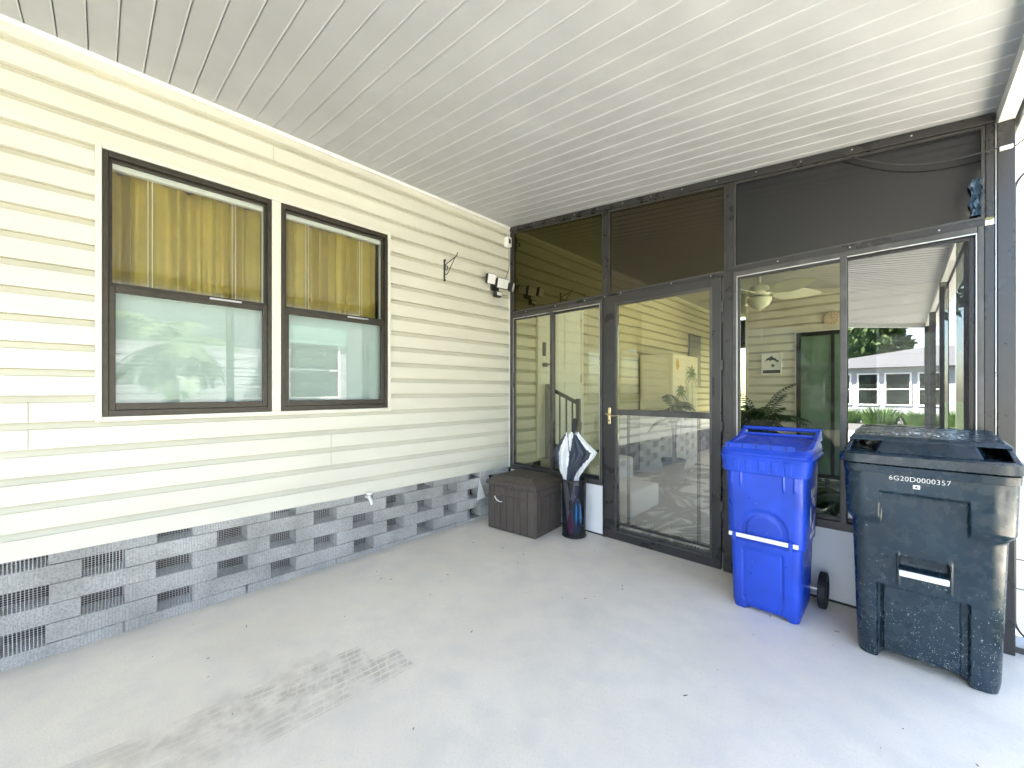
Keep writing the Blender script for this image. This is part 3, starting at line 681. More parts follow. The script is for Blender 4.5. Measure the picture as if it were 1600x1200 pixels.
# plants
def frond(mb, base, az_, up, L, droop, n=16, ll=.16, wd=.013, seed=0):
    q = random.Random(seed); pts = []
    d = Vector((math.cos(az_)*math.cos(up), math.sin(az_)*math.cos(up), math.sin(up))); p = Vector(base); 
    for i in range(n+1):
        pts.append(p.copy()); d = (d+Vector((0, 0, -droop/n))).normalized(); p = p+d*(L/n)
    mb.tube(pts, [wd*.45*(1-.8*i/n) for i in range(n+1)], 4)
    side = Vector((-math.sin(az_), math.cos(az_), 0))
    for i in range(2, n+1):
        t_ = i/n; dd = (pts[i]-pts[i-1]).normalized()
        l_ = ll*(math.sin(math.pi*min(1, .15+t_*.8))*.8+.3)*q.uniform(.85, 1.1)
        for sg in (1, -1):
            v = (side*sg*.85+dd*.7+Vector((0, 0, -.25))).normalized(); nrm = v.cross(dd).normalized(); wv = v.cross(nrm).normalized()*wd
            e = pts[i]+v*l_+Vector((0, 0, -l_*.25)); m_ = pts[i]+v*l_*.45
            mb.add([pts[i], m_+wv, e, m_-wv], [(0, 1, 2, 3)])
def potted(name_label, loc, h, L, nf, seed, potm='block'):
    o = thing('potted_palm', name_label, 'potted plant', loc); q = random.Random(seed)
    p = MB().lathe([(0, 0), (.11, 0), (.15, .26), (.165, .27), (.165, .30), (.14, .30), (.13, .26), (0, .26)], n=24); p.build('pot', potm, o, local=True, smooth=True)
    s_ = MB()
    for i in range(4): s_.tube([(q.uniform(-.03, .03), q.uniform(-.03, .03), .25), (q.uniform(-.05, .05), q.uniform(-.05, .05), h)], [.014, .008], 6)
    s_.build('stem', 'trunk', o, local=True)
    f = MB()
    for i in range(nf): frond(f, (q.uniform(-.03, .03), q.uniform(-.03, .03), h*q.uniform(.75, 1)), i*2.4+q.uniform(-.3, .3), q.uniform(.3, 1.35), L*q.uniform(.75, 1.1), q.uniform(1.2, 2.2), seed=seed*50+i, ll=.15)
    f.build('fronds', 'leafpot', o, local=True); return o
potted('potted palm standing in front of the decorated fridge', (.72, 2.45, .012), 1.02, .34, 14, 5, 'black')
potted('dark potted palm under the framed dolphin picture', (1.60, 3.1, .012), .85, .60, 30, 9)
potted('small potted palm with low fronds behind the gap between the bins', (2.72, .6, .012), .50, .32, 14, 4)
sp_ = potted('slim potted palm inside behind the rightmost glass pane', (3.02, .8, .012), .85, .35, 12, 14)

# picture, clock, ceiling fan
pc = thing('framed_picture', 'white framed black and white dolphin picture on porch wall', 'picture', (1.52, YB-.02, 1.66))
a = MB(); xframe(a, 1.385, 1.660, YB-.030, YB-.002, 1.495, 1.830, .022); a.build('picture_frame', 'white', pc, bev=.002)
box('print', 'panelwhite', pc, 1.406, 1.639, YB-.016, YB-.008, 1.516, 1.809)
a = MB(); Yp = YB-.0175
body = [(1.43, 1.70), (1.46, 1.745), (1.50, 1.765), (1.53, 1.79), (1.54, 1.762), (1.58, 1.74), (1.605, 1.71), (1.62, 1.72), (1.612, 1.69), (1.60, 1.68), (1.575, 1.705), (1.53, 1.722), (1.50, 1.70), (1.495, 1.722), (1.46, 1.715)]
a.prism(body, 'y', Yp, Yp+.001)
star = [(1.54+(.035 if i % 2 == 0 else .015)*math.sin(i*math.pi/5), 1.635+(.035 if i % 2 == 0 else .015)*math.cos(i*math.pi/5)) for i in range(10)]; a.prism(star, 'y', Yp, Yp+.001)
a.box(1.407, 1.638, Yp, Yp+.001, 1.517, 1.567); a.build('dolphin_figure', 'black', pc)
ck = thing('wall_clock', 'round tan wall clock above the green porch door', 'clock', (2.25, YB-.02, 2.28))
a = MB().lathe([(0, 0), (.085, 0), (.10, .012), (.10, .03), (0, .03)], n=32); a.v = [Vector((2.245+p.x, YB-.031+p.z, 2.275+p.y)) for p in a.v]; a.build('clock_case', 'clock', ck, smooth=True)
a = MB()
for i in range(12):
    an = i*math.pi/6; c_, s2 = math.cos(an), math.sin(an); a.add([(2.245+c_*.062-s2*.004, YB-.0325, 2.275+s2*.062+c_*.004), (2.245+c_*.062+s2*.004, YB-.0325, 2.275+s2*.062-c_*.004), (2.245+c_*.08+s2*.004, YB-.0325, 2.275+s2*.08-c_*.004), (2.245+c_*.08-s2*.004, YB-.0325, 2.275+s2*.08+c_*.004)], [(0, 1, 2, 3)])
a.box(2.243, 2.247, YB-.034, YB-.0325, 2.275, 2.33); a.box(2.245, 2.285, YB-.0355, YB-.0345, 2.273, 2.277); a.build('clock_hands', 'black', ck)
fn = thing('ceiling_fan', 'white ceiling fan with leaf shaped blades and frosted lamp bowl', 'ceiling fan', (1.80, 2.2, 2.30))
a = MB().lathe([(0, .45), (.06, .45), (.075, .41), (.02, .39), (.018, .16), (.05, .15), (.10, .12), (.11, .06), (.09, .02), (.05, 0), (0, 0)], n=28); a.build('motor', 'fan', fn, local=True, smooth=True)
for i in range(5):
    an = R(40)+i*2*math.pi/5; b_ = MB(); n = 14; top = []
    for j in range(n+1):
        t_ = j/n; w_ = .088*math.sin(math.pi*(.08+.92*t_)**.8)+.006; r_ = .17+.50*t_
        top.append((r_, w_))
    vs = []
    for r_, w_ in top:
        for sg in (1, -1):
            for dz in (.0, -.008):
                x, y_ = r_, sg*w_; vs.append((x*math.cos(an)-y_*math.sin(an), x*math.sin(an)+y_*math.cos(an), .05+dz-sg*w_*.42))
    fs_ = []
    for j in range(n):
        o_ = j*4; fs_ += [(o_, o_+4, o_+6, o_+2), (o_+1, o_+3, o_+7, o_+5), (o_, o_+1, o_+5, o_+4), (o_+2, o_+6, o_+7, o_+3)]
    b_.add(vs, fs_); b_.tube([(.09*math.cos(an), .09*math.sin(an), .05), (.22*math.cos(an), .22*math.sin(an), .045)], .010, 6)
    b_.build('blade', 'fan', fn, local=True)
a = MB().lathe([(.0, -.15), (.012, -.15), (.014, -.13), (.05, -.12), (.10, -.08), (.125, -.02), (.12, .0), (0, .0)], n=28); a.build('lamp_bowl', 'fanlamp', fn, local=True, smooth=True)
a = MB(); a.tube([(.03, -.03, -.13), (.03, -.03, -.42)], .002, 5); a.tube([(.03, -.03, -.42), (.03, -.03, -.47)], .006, 6); a.build('pull_chain', 'white', fn, local=True)

# ================================================================== THINGS ON THE WALL
hk = thing('plant_hook', 'black wrought iron plant hook on the cream siding', 'hook', (0.02, -.86, 2.33))
a = MB(); a.box(.001, .007, -.868, -.852, 2.235, 2.425); a.build('back_plate', 'black', hk, bev=.002)
a = MB(); a.tube([(.005, -.86, 2.375), (.10, -.86, 2.40), (.17, -.858, 2.418), (.185, -.857, 2.43), (.188, -.857, 2.45)], .0042, 7)
a.tube([(.005, -.86, 2.30), (.03, -.86, 2.285), (.06, -.86, 2.30), (.10, -.86, 2.345), (.16, -.859, 2.413)], .0038, 7)
a.tube([(.005, -.86, 2.37)]+[(.03+.022*math.cos(t_), -.86, 2.345+.022*math.sin(t_)) for t_ in [i*.5-1.5 for i in range(9)]], .0032, 6)
a.build('scroll_arm', 'black', hk, smooth=True)
a = MB()
for zz in (2.425, 2.235): a.lathe([(0, .0), (.012, .002), (.010, .010), (0, .014)], c=(0, 0), n=12); 
a.v = [Vector((.005+p.z, -.86+p.x, (2.42 if i < len(a.v)//2 else 2.24)+p.y)) for i, p in enumerate(a.v)]
a.build('screw_caps', 'black', hk)
sl = thing('security_light', 'white twin head motion security light near the wall corner', 'security light', (.05, -.24, 2.3))
a = MB(); a.box(.001, .035, -.30, -.20, 2.25, 2.36); a.build('mount', 'blackplastic', sl, bev=.01)
def head(y, z, yaw, wd, hh, lab):
    Mx = Matrix.Translation((.09, y, z))@Matrix.Rotation(R(yaw), 4, 'Z')@Matrix.Rotation(R(12), 4, 'Y')
    hs = MB(); hs.hexa([(-.03, -wd*.8, -hh*.8), (.02, -wd, -hh), (.02, wd, -hh), (-.03, wd*.8, -hh*.8), (-.03, -wd*.8, hh*.8), (.02, -wd, hh), (.02, wd, hh), (-.03, wd*.8, hh*.8)]); hs.v = [Mx@p for p in hs.v]
    h_ = hs.build('lamp_head', 'blackplastic', sl, bev=.004)
    le = MB(); le.box(.0205, .026, -wd*.92, wd*.92, -hh*.9, hh*.9); le.v = [Mx@p for p in le.v]; le.build('lens', 'lampwhite', h_, bev=.003)
head(-.375, 2.335, -8, .048, .052, 0); head(-.225, 2.318, -4, .072, .052, 0); head(-.085, 2.305, 38, .045, .045, 0)
a = MB(); a.tube([(.06, -.38, 2.31), (.06, -.09, 2.285)], .010, 8); a.build('arm', 'blackplastic', sl)
a = MB(); a.box(.05, .10, -.305, -.225, 2.175, 2.235); a.build('motion_sensor', 'blackplastic', sl, bev=.012, seg=3)
a = MB(); a.box(.1005, .106, -.295, -.235, 2.19, 2.222); a.build('sensor_window', 'lampwhite', sl, bev=.004)
a = MB(); a.tube([(.01, -.15, 2.34), (.02, -.09, 2.42), (.015, -.05, 2.50), (.012, -.035, 2.60), (.012, -.04, 2.72)], .0028, 6); a.build('cable', 'black', sl)
sc_ = thing('outdoor_sensor', 'small white boxy sensor with dark eye high in the wall corner', 'sensor', (.04, -.07, 2.79))
a = MB(); a.box(.002, .060, -.105, -.045, 2.735, 2.835); a.build('case', 'white', sc_, bev=.008, seg=3)
a = MB(); a.box(.0605, .064, -.090, -.062, 2.765, 2.812); a.build('eye', 'black', sc_, bev=.002)
a = MB(); a.tube([(.03, -.075, 2.835), (.025, -.07, 2.87), (.01, -.05, 2.90)], .003, 6); a.build('cable', 'white', sc_)
fc = thing('garden_tap', 'small white garden tap under the bottom siding board', 'tap', (.03, -1.59, .42))
a = MB(); a.tube([(-.02, -1.59, .425), (.05, -1.59, .425)], .011, 10); a.tube([(.045, -1.59, .425), (.060, -1.585, .405), (.064, -1.58, .375)], [.011, .012, .010], 10); a.build('spout', 'lampwhite', fc, smooth=True)
a = MB(); a.tube([(.045, -1.59, .425), (.045, -1.59, .455)], .006, 8); a.lathe([(0, .452), (.022, .452), (.026, .458), (.022, .466), (0, .466)], c=(.045, -1.59), n=14); a.build('tap_wheel', 'lampwhite', fc, smooth=True)
a = MB(); a.prism([(-.455, .385), (-.485, .185), (-.375, .195)], 'x', .016, .022); tag(a.build('white_triangle', 'white', bev=.001), 'small white triangular plate leaning on the blocks behind the brown box', 'plate')
# wire across upper panel
a = MB(); pts = [(2.60, -.036, 2.615), (2.70, -.038, 2.612)]
for i in range(13):
    t_ = i/12; x = 2.70+(3.31-2.70)*t_; pts.append((x, -.055, 2.612+(2.395-2.612)*t_-.075*math.sin(math.pi*t_)))
pts += [(3.345, -.052, 2.385), (3.40, -.05, 2.43), (3.50, -.05, 2.46)]
a.tube(pts, .0032, 6); cw = a.build('loose_wire', 'black', smooth=True); tag(cw, 'loose black wire sagging across the right smoked panel', 'wire')
a = MB(); a.box(3.295, 3.337, -.062, -.046, 2.378, 2.396); a.build('wire_clip', 'lampwhite', cw, bev=.003)
a = MB(); q = random.Random(5); n, m_ = 8, 12; vs = []
for j in range(m_+1):
    for i in range(n+1):
        vs.append((3.205+.045*i/n+.006*math.sin(j*1.1), -.010-q.uniform(.0, .020), 2.085+.02+.18*j/m_))
a.add(vs, [(j*(n+1)+i, j*(n+1)+i+1, (j+1)*(n+1)+i+1, (j+1)*(n+1)+i) for j in range(m_) for i in range(n)])
po = a.build('plastic_scrap', 'gloss'); tag(po, 'crumpled clear plastic scrap caught at the right end of the upper panel', 'plastic wrap')
# leaf hanging on ceiling
a = MB(); a.add([(2.62, -1.02, zc(2.62)-.003), (2.65, -1.012, zc(2.65)-.012), (2.69, -1.03, zc(2.69)-.006), (2.655, -1.035, zc(2.65)-.004)], [(0, 1, 2, 3)]); 

# ================================================================== DECK BOX
dbx = thing('deck_box', 'brown resin deck box with wood grain plank sides in the corner', 'storage box', (.475, -.30, -.004), R(6.3))
W2, D2, H2 = .262, .208, .405
a = MB(); a.box(-W2, W2, -D2, D2, 0, H2); 
bo = a.build('box_body', 'wood', dbx, local=True, bev=.004)
a = MB()
xs = [-W2+.004, -W2+.075, -.115, -.045, .03, .105, W2-.078, W2-.004]
for i in range(7):
    z1 = H2-.012 if i in (0, 6) else (.305+.0*i if i in (1, 5) else .315)
    a.box(xs[i]+.002, xs[i+1]-.002, -D2-.006, -D2+.002, .004, z1)
ys_ = [-D2+.004, -D2+.05, -.085, -.015, .05, .115, D2-.004]
for i in range(6):
    z1 = H2-.012 if i in (0,) else .335
    a.box(W2-.002, W2+.006, ys_[i]+.002, ys_[i+1]-.002, .004, z1)
    a.box(-W2-.006, -W2+.002, ys_[i]+.002, ys_[i+1]-.002, .004, z1)
a.build('planks', 'wood', dbx, local=True, bev=.003)
a = MB(); a.prism([(-W2+.08, .32), (W2-.082, .32), (W2-.082, H2-.014), (.10, H2-.014), (.06, H2-.032), (-.06, H2-.032), (-.10, H2-.014), (-W2+.08, H2-.014)], 'y', -D2-.005, -D2+.001); 
a.prism([(-D2+.055, .34), (D2-.01, .34), (D2-.01, H2-.014), (-D2+.055, H2-.014)], 'x', W2-.001, W2+.005); a.build('header_board', 'wood', dbx, local=True, bev=.003)
e = .016; a = MB()
def rr_(x, y, z): return [(-x, -y, z), (x, -y, z), (x, y, z), (-x, y, z)]
a.loft([rr_(W2+e, D2+e, H2-.004), rr_(W2+e, D2+e, H2+.030), rr_(W2-.012, D2-.012, H2+.044), rr_(W2-.075, D2-.06, H2+.078), rr_(W2-.085, D2-.07, H2+.079)]); lid = a.build('lid', 'wood', dbx, local=True, bev=.006)
a = MB()
for i in range(6):
    x0_ = -.165+i*.056; a.box(x0_, x0_+.050, -.115, .115, H2+.0775, H2+.083)
a.build('lid_planks', 'wood', lid, local=True, bev=.002)
a = MB(); a.prism([(-.11, H2-.004), (.11, H2-.004), (.075, H2+.012), (-.075, H2+.012)], 'y', -D2-e-.006, -D2-e+.001); a.build('lid_lip', 'wood', lid, local=True, bev=.003)
a = MB(); q = [(-.175, .300), (-.168, .285), (-.150, .268), (-.120, .258), (-.095, .262), (-.092, .256), (-.120, .250), (-.155, .258), (-.178, .276), (-.186, .298)]
a.prism(q, 'y', -D2-.0075, -D2-.0062); a.build('paint_scrape', 'lampwhite', dbx, local=True)

# ================================================================== UMBRELLA STAND
SX, SY, SZ = .935, -.175, -.003
us = thing('umbrella_stand', 'round black mesh umbrella stand beside the brown box', 'umbrella stand', (SX, SY, SZ))
a = MB(); a.lathe([(.098, .012), (.1045, .485)], n=48); a.build('mesh_wall', 'g_stand', us, local=True, smooth=True)
a = MB()
for k in range(48):
    an = 2*math.pi*k/48; an2 = an+.30; a.tube([(.0985*math.cos(an), .0985*math.sin(an), .012), (.105*math.cos(an2), .105*math.sin(an2), .485)], .0006, 3, False)
    an2 = an-.30; a.tube([(.0985*math.cos(an), .0985*math.sin(an), .012), (.105*math.cos(an2), .105*math.sin(an2), .485)], .0006, 3, False)
a.build('mesh_wires', 'black', us, local=True)
def ring(r, z, t_, n=40): 
    a = MB(); pts = [(r*math.cos(2*math.pi*k/n), r*math.sin(2*math.pi*k/n), z) for k in range(n+1)]; a.tube(pts, t_, 8, False); return a
ring(.1055, .487, .0065).build('rim', 'black', us, local=True, smooth=True)
a = ring(.099, .010, .007); a.lathe([(0, .004), (.099, .004), (.099, .010), (0, .010)], n=40); a.build('base', 'black', us, local=True, smooth=True)
# big umbrella (handle up)
def sstep0(z): return max(0., min(1., (z-.76)/.08))
um = thing('golf_umbrella', 'large white and navy umbrella standing handle up in the black stand', 'umbrella', (SX, SY, SZ+.02))
ru, rv = Vector((.717, .697, 0)), Vector((.697, -.717, 0))      # across the stand, and towards the open floor
def lerp_t(tab, z):
    for (z0, *a0), (z1, *a1) in zip(tab, tab[1:]):
        if z0 <= z <= z1: t_ = (z-z0)/(z1-z0); t_ = t_*t_*(3-2*t_)*.4+t_*.6; return [p+(q_-p)*t_ for p, q_ in zip(a0, a1)]
    return list(tab[-1][1:]) if z > tab[-1][0] else list(tab[0][1:])
# z, left, right, depth, white/black edge on the left, white|navy edge, navy|white edge
ext = [(.015, -.045, -.010, .012, -.05, .0, .0), (.12, -.060, .0, .022, -.06, -.012, -.02), (.30, -.082, .020, .036, -.085, -.035, -.03), (.485, -.098, .045, .055, -.105, -.070, -.010),
       (.54, -.125, .085, .075, -.125, -.066, .025), (.60, -.160, .128, .088, -.132, -.058, .062), (.66, -.176, .182, .085, -.135, -.050, .118), (.695, -.176, .200, .078, -.135, -.042, .135),
       (.74, -.158, .155, .062, -.122, -.034, .088), (.79, -.118, .095, .045, -.100, -.024, .055), (.83, -.084, .052, .030, -.080, -.012, .030), (.852, -.060, .036, .018, -.062, -.008, .020)]
a = MB(); nA, nZ = 168, 84; zs = [.015+(.852-.015)*i/nZ for i in range(nZ+1)]; qq = random.Random(8); off = [qq.uniform(-1, 1) for _ in range(16)]
for z in zs:
    l_, r_, dp, e1, e2, e3 = lerp_t(ext, z)
    for k in range(nA):
        an = 2*math.pi*k/nA; cx_ = (l_+r_)/2; hw = (r_-l_)/2
        fold = math.sin(an*8+1.5*math.sin(z*7))*.5+.5*math.sin(an*13+z*9+off[3]*3)
        kf = 1-.10*fold*(1 if abs(math.sin(an)) > .3 else .3)
        u = cx_+hw*math.cos(an)*(1 if abs(math.cos(an)) > .9 else kf); v = dp*math.sin(an)*(1-.42*fold)*(.75+.25*abs(math.cos(an*2.5)))
        tip = .022*max(0, math.sin(an*4+.6))*sstep0(z)
        a.v.append(ru*u+rv*v+Vector((0, 0, z+tip)))
for i in range(nZ):
    z = (zs[i]+zs[i+1])/2; l_, r_, dp, e1, e2, e3 = lerp_t(ext, z)
    for k in range(nA):
        p = (a.v[i*nA+k]+a.v[i*nA+(k+1) % nA]+a.v[(i+1)*nA+k]+a.v[(i+1)*nA+(k+1) % nA])/4; u = p.dot(ru); v = p.dot(rv)
        a.f.append((i*nA+k, i*nA+(k+1) % nA, (i+1)*nA+(k+1) % nA, (i+1)*nA+k))
        if v > -.004: c_ = 1 if (u < e1 or e2 < u < e3) else 0
        else: c_ = 1 if (u < -.05 or u > .06) else 0
        if abs(u-(-.052+.02*math.sin(z*4))) < .0035 and v > 0 and z > .3: c_ = 1
        a.mi.append(c_)
a.build('canopy', ['cloth_white', 'cloth_navy'], um, local=True, smooth=True, angle=60)
a = MB(); a.tube([(-.03, -.02, .0), (0, 0, .84), (.004, 0, .90)], .006, 8); a.build('shaft', 'black', um, local=True)
a = MB(); a.tube([(-.008, -.004, .855), (-.004, -.004, .88), (.010, .004, .975), (.011, .004, .99)], [.013, .018, .019, .015], 12); a.build('handle', 'blackplastic', um, local=True, smooth=True)
a = MB()
for u, zt2 in ((-.060, .872), (-.036, .868), (-.012, .862), (.006, .880), (.022, .870), (.036, .862)):
    p = ru*u; a.tube([p+Vector((0, 0, .84)), p+ru*(.1*u)+Vector((0, 0, zt2))], [.0035, .0018], 5)
a.build('rib_tips', 'alu', um, local=True)
def small_umb(lab, x, y, lean, h, r, m, hm, seed):
    o = thing('folding_umbrella', lab, 'umbrella', (x, y, SZ+.014)); q = random.Random(seed); rg = []
    for j in range(10):
        t_ = j/9; z = .02+h*t_; r_ = r*(math.sin(math.pi*(.18+.62*t_)))*(1 if t_ < .9 else .6)
        rg.append([((r_*(1-.3*abs(math.sin(k/40*math.pi*6))+q.uniform(-.04, .04)))*math.cos(2*math.pi*k/40)+lean[0]*t_, (r_*(1-.3*abs(math.sin(k/40*math.pi*6))))*math.sin(2*math.pi*k/40)+lean[1]*t_, z) for k in range(40)])
    MB().loft(rg).build('canopy', m, o, local=True, smooth=True)
    a = MB(); a.tube([(lean[0], lean[1], h), (lean[0]*1.15, lean[1]*1.15, h+.06)], .006, 8); a.tube([(lean[0]*1.15, lean[1]*1.15, h+.05), (lean[0]*1.3, lean[1]*1.3, h+.13)], .013, 10); a.build('handle', hm, o, local=True, smooth=True)
small_umb('small blue folding umbrella inside the black mesh stand', SX+.045, SY-.030, (.012, -.012), .30, .050, 'cloth_blue', 'handle_blue', 3)
small_umb('short magenta folding umbrella inside the black mesh stand', SX+.015, SY-.070, (.0, .0), .17, .030, 'pink', 'blackplastic', 4)

# ================================================================== BINS
def sstep(a, b, x):
    t_ = max(0., min(1., (x-a)/(b-a))) if b != a else float(x > a); return t_*t_*(3-2*t_)
def ring_pts(hx, y0, y1, r, nf=110, ns=26, nb=20, nc=10):
    """rounded rectangle perimeter, counter-clockwise from front left; front edge dense. returns list (x,y,front_flag,nx,ny)"""
    out = []
    def arc(cx_, cy_, a0, a1, nn):
        for i in range(nn): 
            a_ = a0+(a1-a0)*i/nn; out.append((cx_+r*math.cos(a_), cy_+r*math.sin(a_), math.cos(a_), math.sin(a_)))
    for i in range(nf): t_ = i/nf; out.append((-hx+r+(2*hx-2*r)*t_, y0, 0, -1))
    arc(hx-r, y0+r, -math.pi/2, 0, nc)
    for i in range(ns): t_ = i/ns; out.append((hx, y0+r+(y1-y0-2*r)*t_, 1, 0))
    arc(hx-r, y1-r, 0, math.pi/2, nc)
    for i in range(nb): t_ = i/nb; out.append((hx-r-(2*hx-2*r)*t_, y1, 0, 1))
    arc(-hx+r, y1-r, math.pi/2, math.pi, nc)
    for i in range(ns): t_ = i/ns; out.append((-hx, y1-r-(y1-y0-2*r)*t_, -1, 0))
    arc(-hx+r, y0+r, math.pi, 1.5*math.pi, nc)
    return out
def zlist(a, b, n, extra): return sorted(set([a+(b-a)*i/n for i in range(n+1)]+extra))
# ---- black bin.  local frame: x centre 3.03, front towards -y
BX = 3.033
bb = thing('garbage_bin', 'large scuffed black wheeled garbage bin with white stencilled number', 'garbage bin', (BX, 0, -.006))
H = .90
def black_disp(x, z, nx, ny):
    """positive = pushed outwards"""
    d = 0.0
    X = x
    up = sstep(.625, .665, z)                       # upper shoulders stand proud
    inT = sstep(-.146, -.138, X)*(1-sstep(.128, .136, X))*(1-sstep(.775, .790, z))
    front = max(0, -ny)
    d += .022*up*(1-inT*front)
    if front > .5:
        # legs / grooves below
        leg = (1-sstep(.345, .352, z))
        for gx, wd in ((-.142, .014), (.122, .016)):
            g_ = sstep(gx-wd, gx-wd+.006, X)*(1-sstep(gx+wd-.006, gx+wd, X)); d -= .020*g_*leg
        mid = sstep(-.142, -.138, X)*(1-sstep(.132, .138, X)); d -= .006*mid*leg
        # column carrying the grab bar
        cb = sstep(-.090, -.084, X)*(1-sstep(.084, .090, X))*sstep(.350, .354, z)*(1-sstep(.47, .50, z)); 
        # grab pocket
        pk = sstep(-.080, -.073, X)*(1-sstep(.072, .079, X))*sstep(.438, .446, z)*(1-sstep(.492, .500, z)); d -= .045*pk
        st_ = sstep(-.088, -.083, X)*(1-sstep(-.079, -.074, X))+sstep(.072, .077, X)*(1-sstep(.083, .088, X)); d += .006*min(1, st_)*sstep(.36, .37, z)*(1-sstep(.505, .515, z))
    return d
def black_base(z):
    t_ = z/H; hx = .224+(.252-.224)*t_; y0 = -.487-.012*t_; y1 = -.115+.075*t_; return hx, y0, y1, .052
zl = zlist(0, H, 110, [.348, .351, .444, .438, .5, .492, .776, .784, .79])
rings = []
for z in zl:
    hx, y0, y1, r = black_base(z); rg = []
    for (x, y, nx, ny) in ring_pts(hx, y0, y1, r):
        d = black_disp(x, z, nx, ny); zz = z
        if z < .06:                                   # arched foot between two corner feet
            arch = sstep(-.165, -.120, x)*(1-sstep(.095, .150, x))*max(0, -ny)*.038
            zz = z+arch*(1-z/.06)
            k_ = 1-.10*(1-z/.06)**2
            rg.append((x*(1-.03*(1-z/.06)**2)+nx*d, y+ny*d+.01*(1-z/.06)**2*(-ny), zz))
        else: rg.append((x+nx*d, y+ny*d, zz))
    rings.append(rg)
a = MB().loft(rings, True, True); a.build('bin_body', 'blackbin', bb, local=True, smooth=True, angle=60)
a = MB(); a.box(-.079, .077, -.502, -.488, .410, .436); a.build('grab_bar', 'bar' if 'bar' in M else 'lampwhite', bb, local=True, bev=.004)
# collar and lid
def rr_ring(hx, y0, y1, r, z, tilt=0, n=8):
    return [(x, y, z+tilt*(y-y0)) for (x, y, _, _) in ring_pts(hx, y0, y1, r, 16, 8, 8, n)]
a = MB().loft([rr_ring(.262, -.516, -.030, .05, .868), rr_ring(.274, -.528, -.022, .055, .872), rr_ring(.276, -.530, -.022, .055, .905), rr_ring(.268, -.522, -.026, .05, .908)])
a.build('collar', 'blackbin', bb, local=True, smooth=True, angle=30)
a = MB().loft([rr_ring(.272, -.527, -.022, .06, .909), rr_ring(.290, -.540, -.018, .065, .914), rr_ring(.290, -.540, -.018, .065, .952), rr_ring(.272, -.525, -.025, .06, .962),
               rr_ring(.262, -.510, -.03, .06, .962, .02)])
lid = a.build('lid', 'blackbin', bb, local=True, smooth=True, angle=30)
a = MB()
# raised lid top with scooped front corners
a.hexa([(-.160, -.500, .962), (.175, -.500, .962), (.235, -.05, .965), (-.225, -.05, .965), (-.130, -.440, 1.030), (.150, -.440, 1.030), (.225, -.06, 1.048), (-.215, -.06, 1.048)])
a.build('lid_crown', 'blackbin', lid, local=True, bev=.006)
a = MB()
a.hexa([(-.262, -.46, 1.012), (.262, -.46, 1.010), (.255, -.03, 1.035), (-.250, -.03, 1.035), (-.240, -.445, 1.034), (.240, -.445, 1.032), (.235, -.04, 1.056), (-.230, -.04, 1.056)])
a.build('lid_plate', 'blackbin', lid, local=True, bev=.008)
for sg in (-1, 1):
    a = MB(); a.hexa([(sg*.272, -.515, .955), (sg*.252, -.515, .955), (sg*.250, -.05, .96), (sg*.272, -.05, .96), (sg*.252, -.445, 1.014), (sg*.236, -.445, 1.014), (sg*.236, -.05, 1.036), (sg*.254, -.05, 1.036)]); a.build('lid_rib', 'blackbin', lid, local=True, bev=.004)
a = MB(); a.tube([(-.24, -.035, .985), (.24, -.035, .985)], .018, 10); a.build('hinge_bar', 'blackbin', bb, local=True, smooth=True)
for sg in (-1, 1):
    a = MB(); a.lathe([(0, -.022), (.05, -.022), (.115, -.022), (.122, -.012), (.122, .012), (.115, .022), (.05, .022), (0, .022)], n=36); a.v = [Vector((sg*.215+p.z, -.135+p.x, .124+p.y)) for p in a.v]; a.build('wheel', 'blackplastic', bb, local=True, smooth=True)
a = MB(); q = random.Random(9)
for i in range(16):    # worn white paint marks on the lid
    x = -.10+.015*i+q.uniform(-.004, .004); w_ = q.uniform(.004, .012); L_ = q.uniform(.01, .05); y0 = -.36+q.uniform(-.05, .05)
    a.hexa([(x, y0, 1.0375+.055*(y0+.445)), (x+w_, y0+.006, 1.0375+.055*(y0+.445)), (x+w_*.8, y0+L_, 1.0375+.055*(y0+L_+.445)), (x-.003, y0+L_*.9, 1.0375+.055*(y0+L_+.445)),
            (x, y0, 1.0390+.055*(y0+.445)), (x+w_, y0+.006, 1.0390+.055*(y0+.445)), (x+w_*.8, y0+L_, 1.0390+.055*(y0+L_+.445)), (x-.003, y0+L_*.9, 1.0390+.055*(y0+L_+.445))])
a.build('paint_mark', 'lampwhite', lid, local=True)
def text_obj(s, size, m, parent, Mx, sx=1.0, depth=.0006):
    cu = bpy.data.curves.new('t', 'FONT'); cu.body = s; cu.size = size; cu.extrude = depth; cu.align_x = 'CENTER'; cu.offset = -.0004; cu.resolution_u = 4; cu.space_character = 1.05
    o = bpy.data.objects.new('tmp', cu); COL.objects.link(o); dg = bpy.context.evaluated_depsgraph_get(); me = bpy.data.meshes.new_from_object(o.evaluated_get(dg))
    bpy.data.objects.remove(o); me.transform(Mx@Matrix.Scale(sx, 4, (1, 0, 0))); me.materials.clear(); me.materials.append(M[m])
    r = bpy.data.objects.new('lettering', me); COL.objects.link(r); r.parent = parent; return r
text_obj('6G20D0000357', .030, 'lampwhite', bb, Matrix.Translation((-.016, -.5235, .845))@Matrix.Rotation(R(90), 4, 'X'), .95)
a = MB(); a.box(-.034, -.012, -.5235, -.5215, .815, .832); lg = a.build('logo_plate', 'lampwhite', bb, local=True)
a = MB(); a.prism([(-.030, .823), (-.024, .828), (-.016, .826), (-.022, .822), (-.016, .818), (-.026, .819)], 'y', -.5245, -.5237); a.build('logo_mark', 'black', lg, local=True)
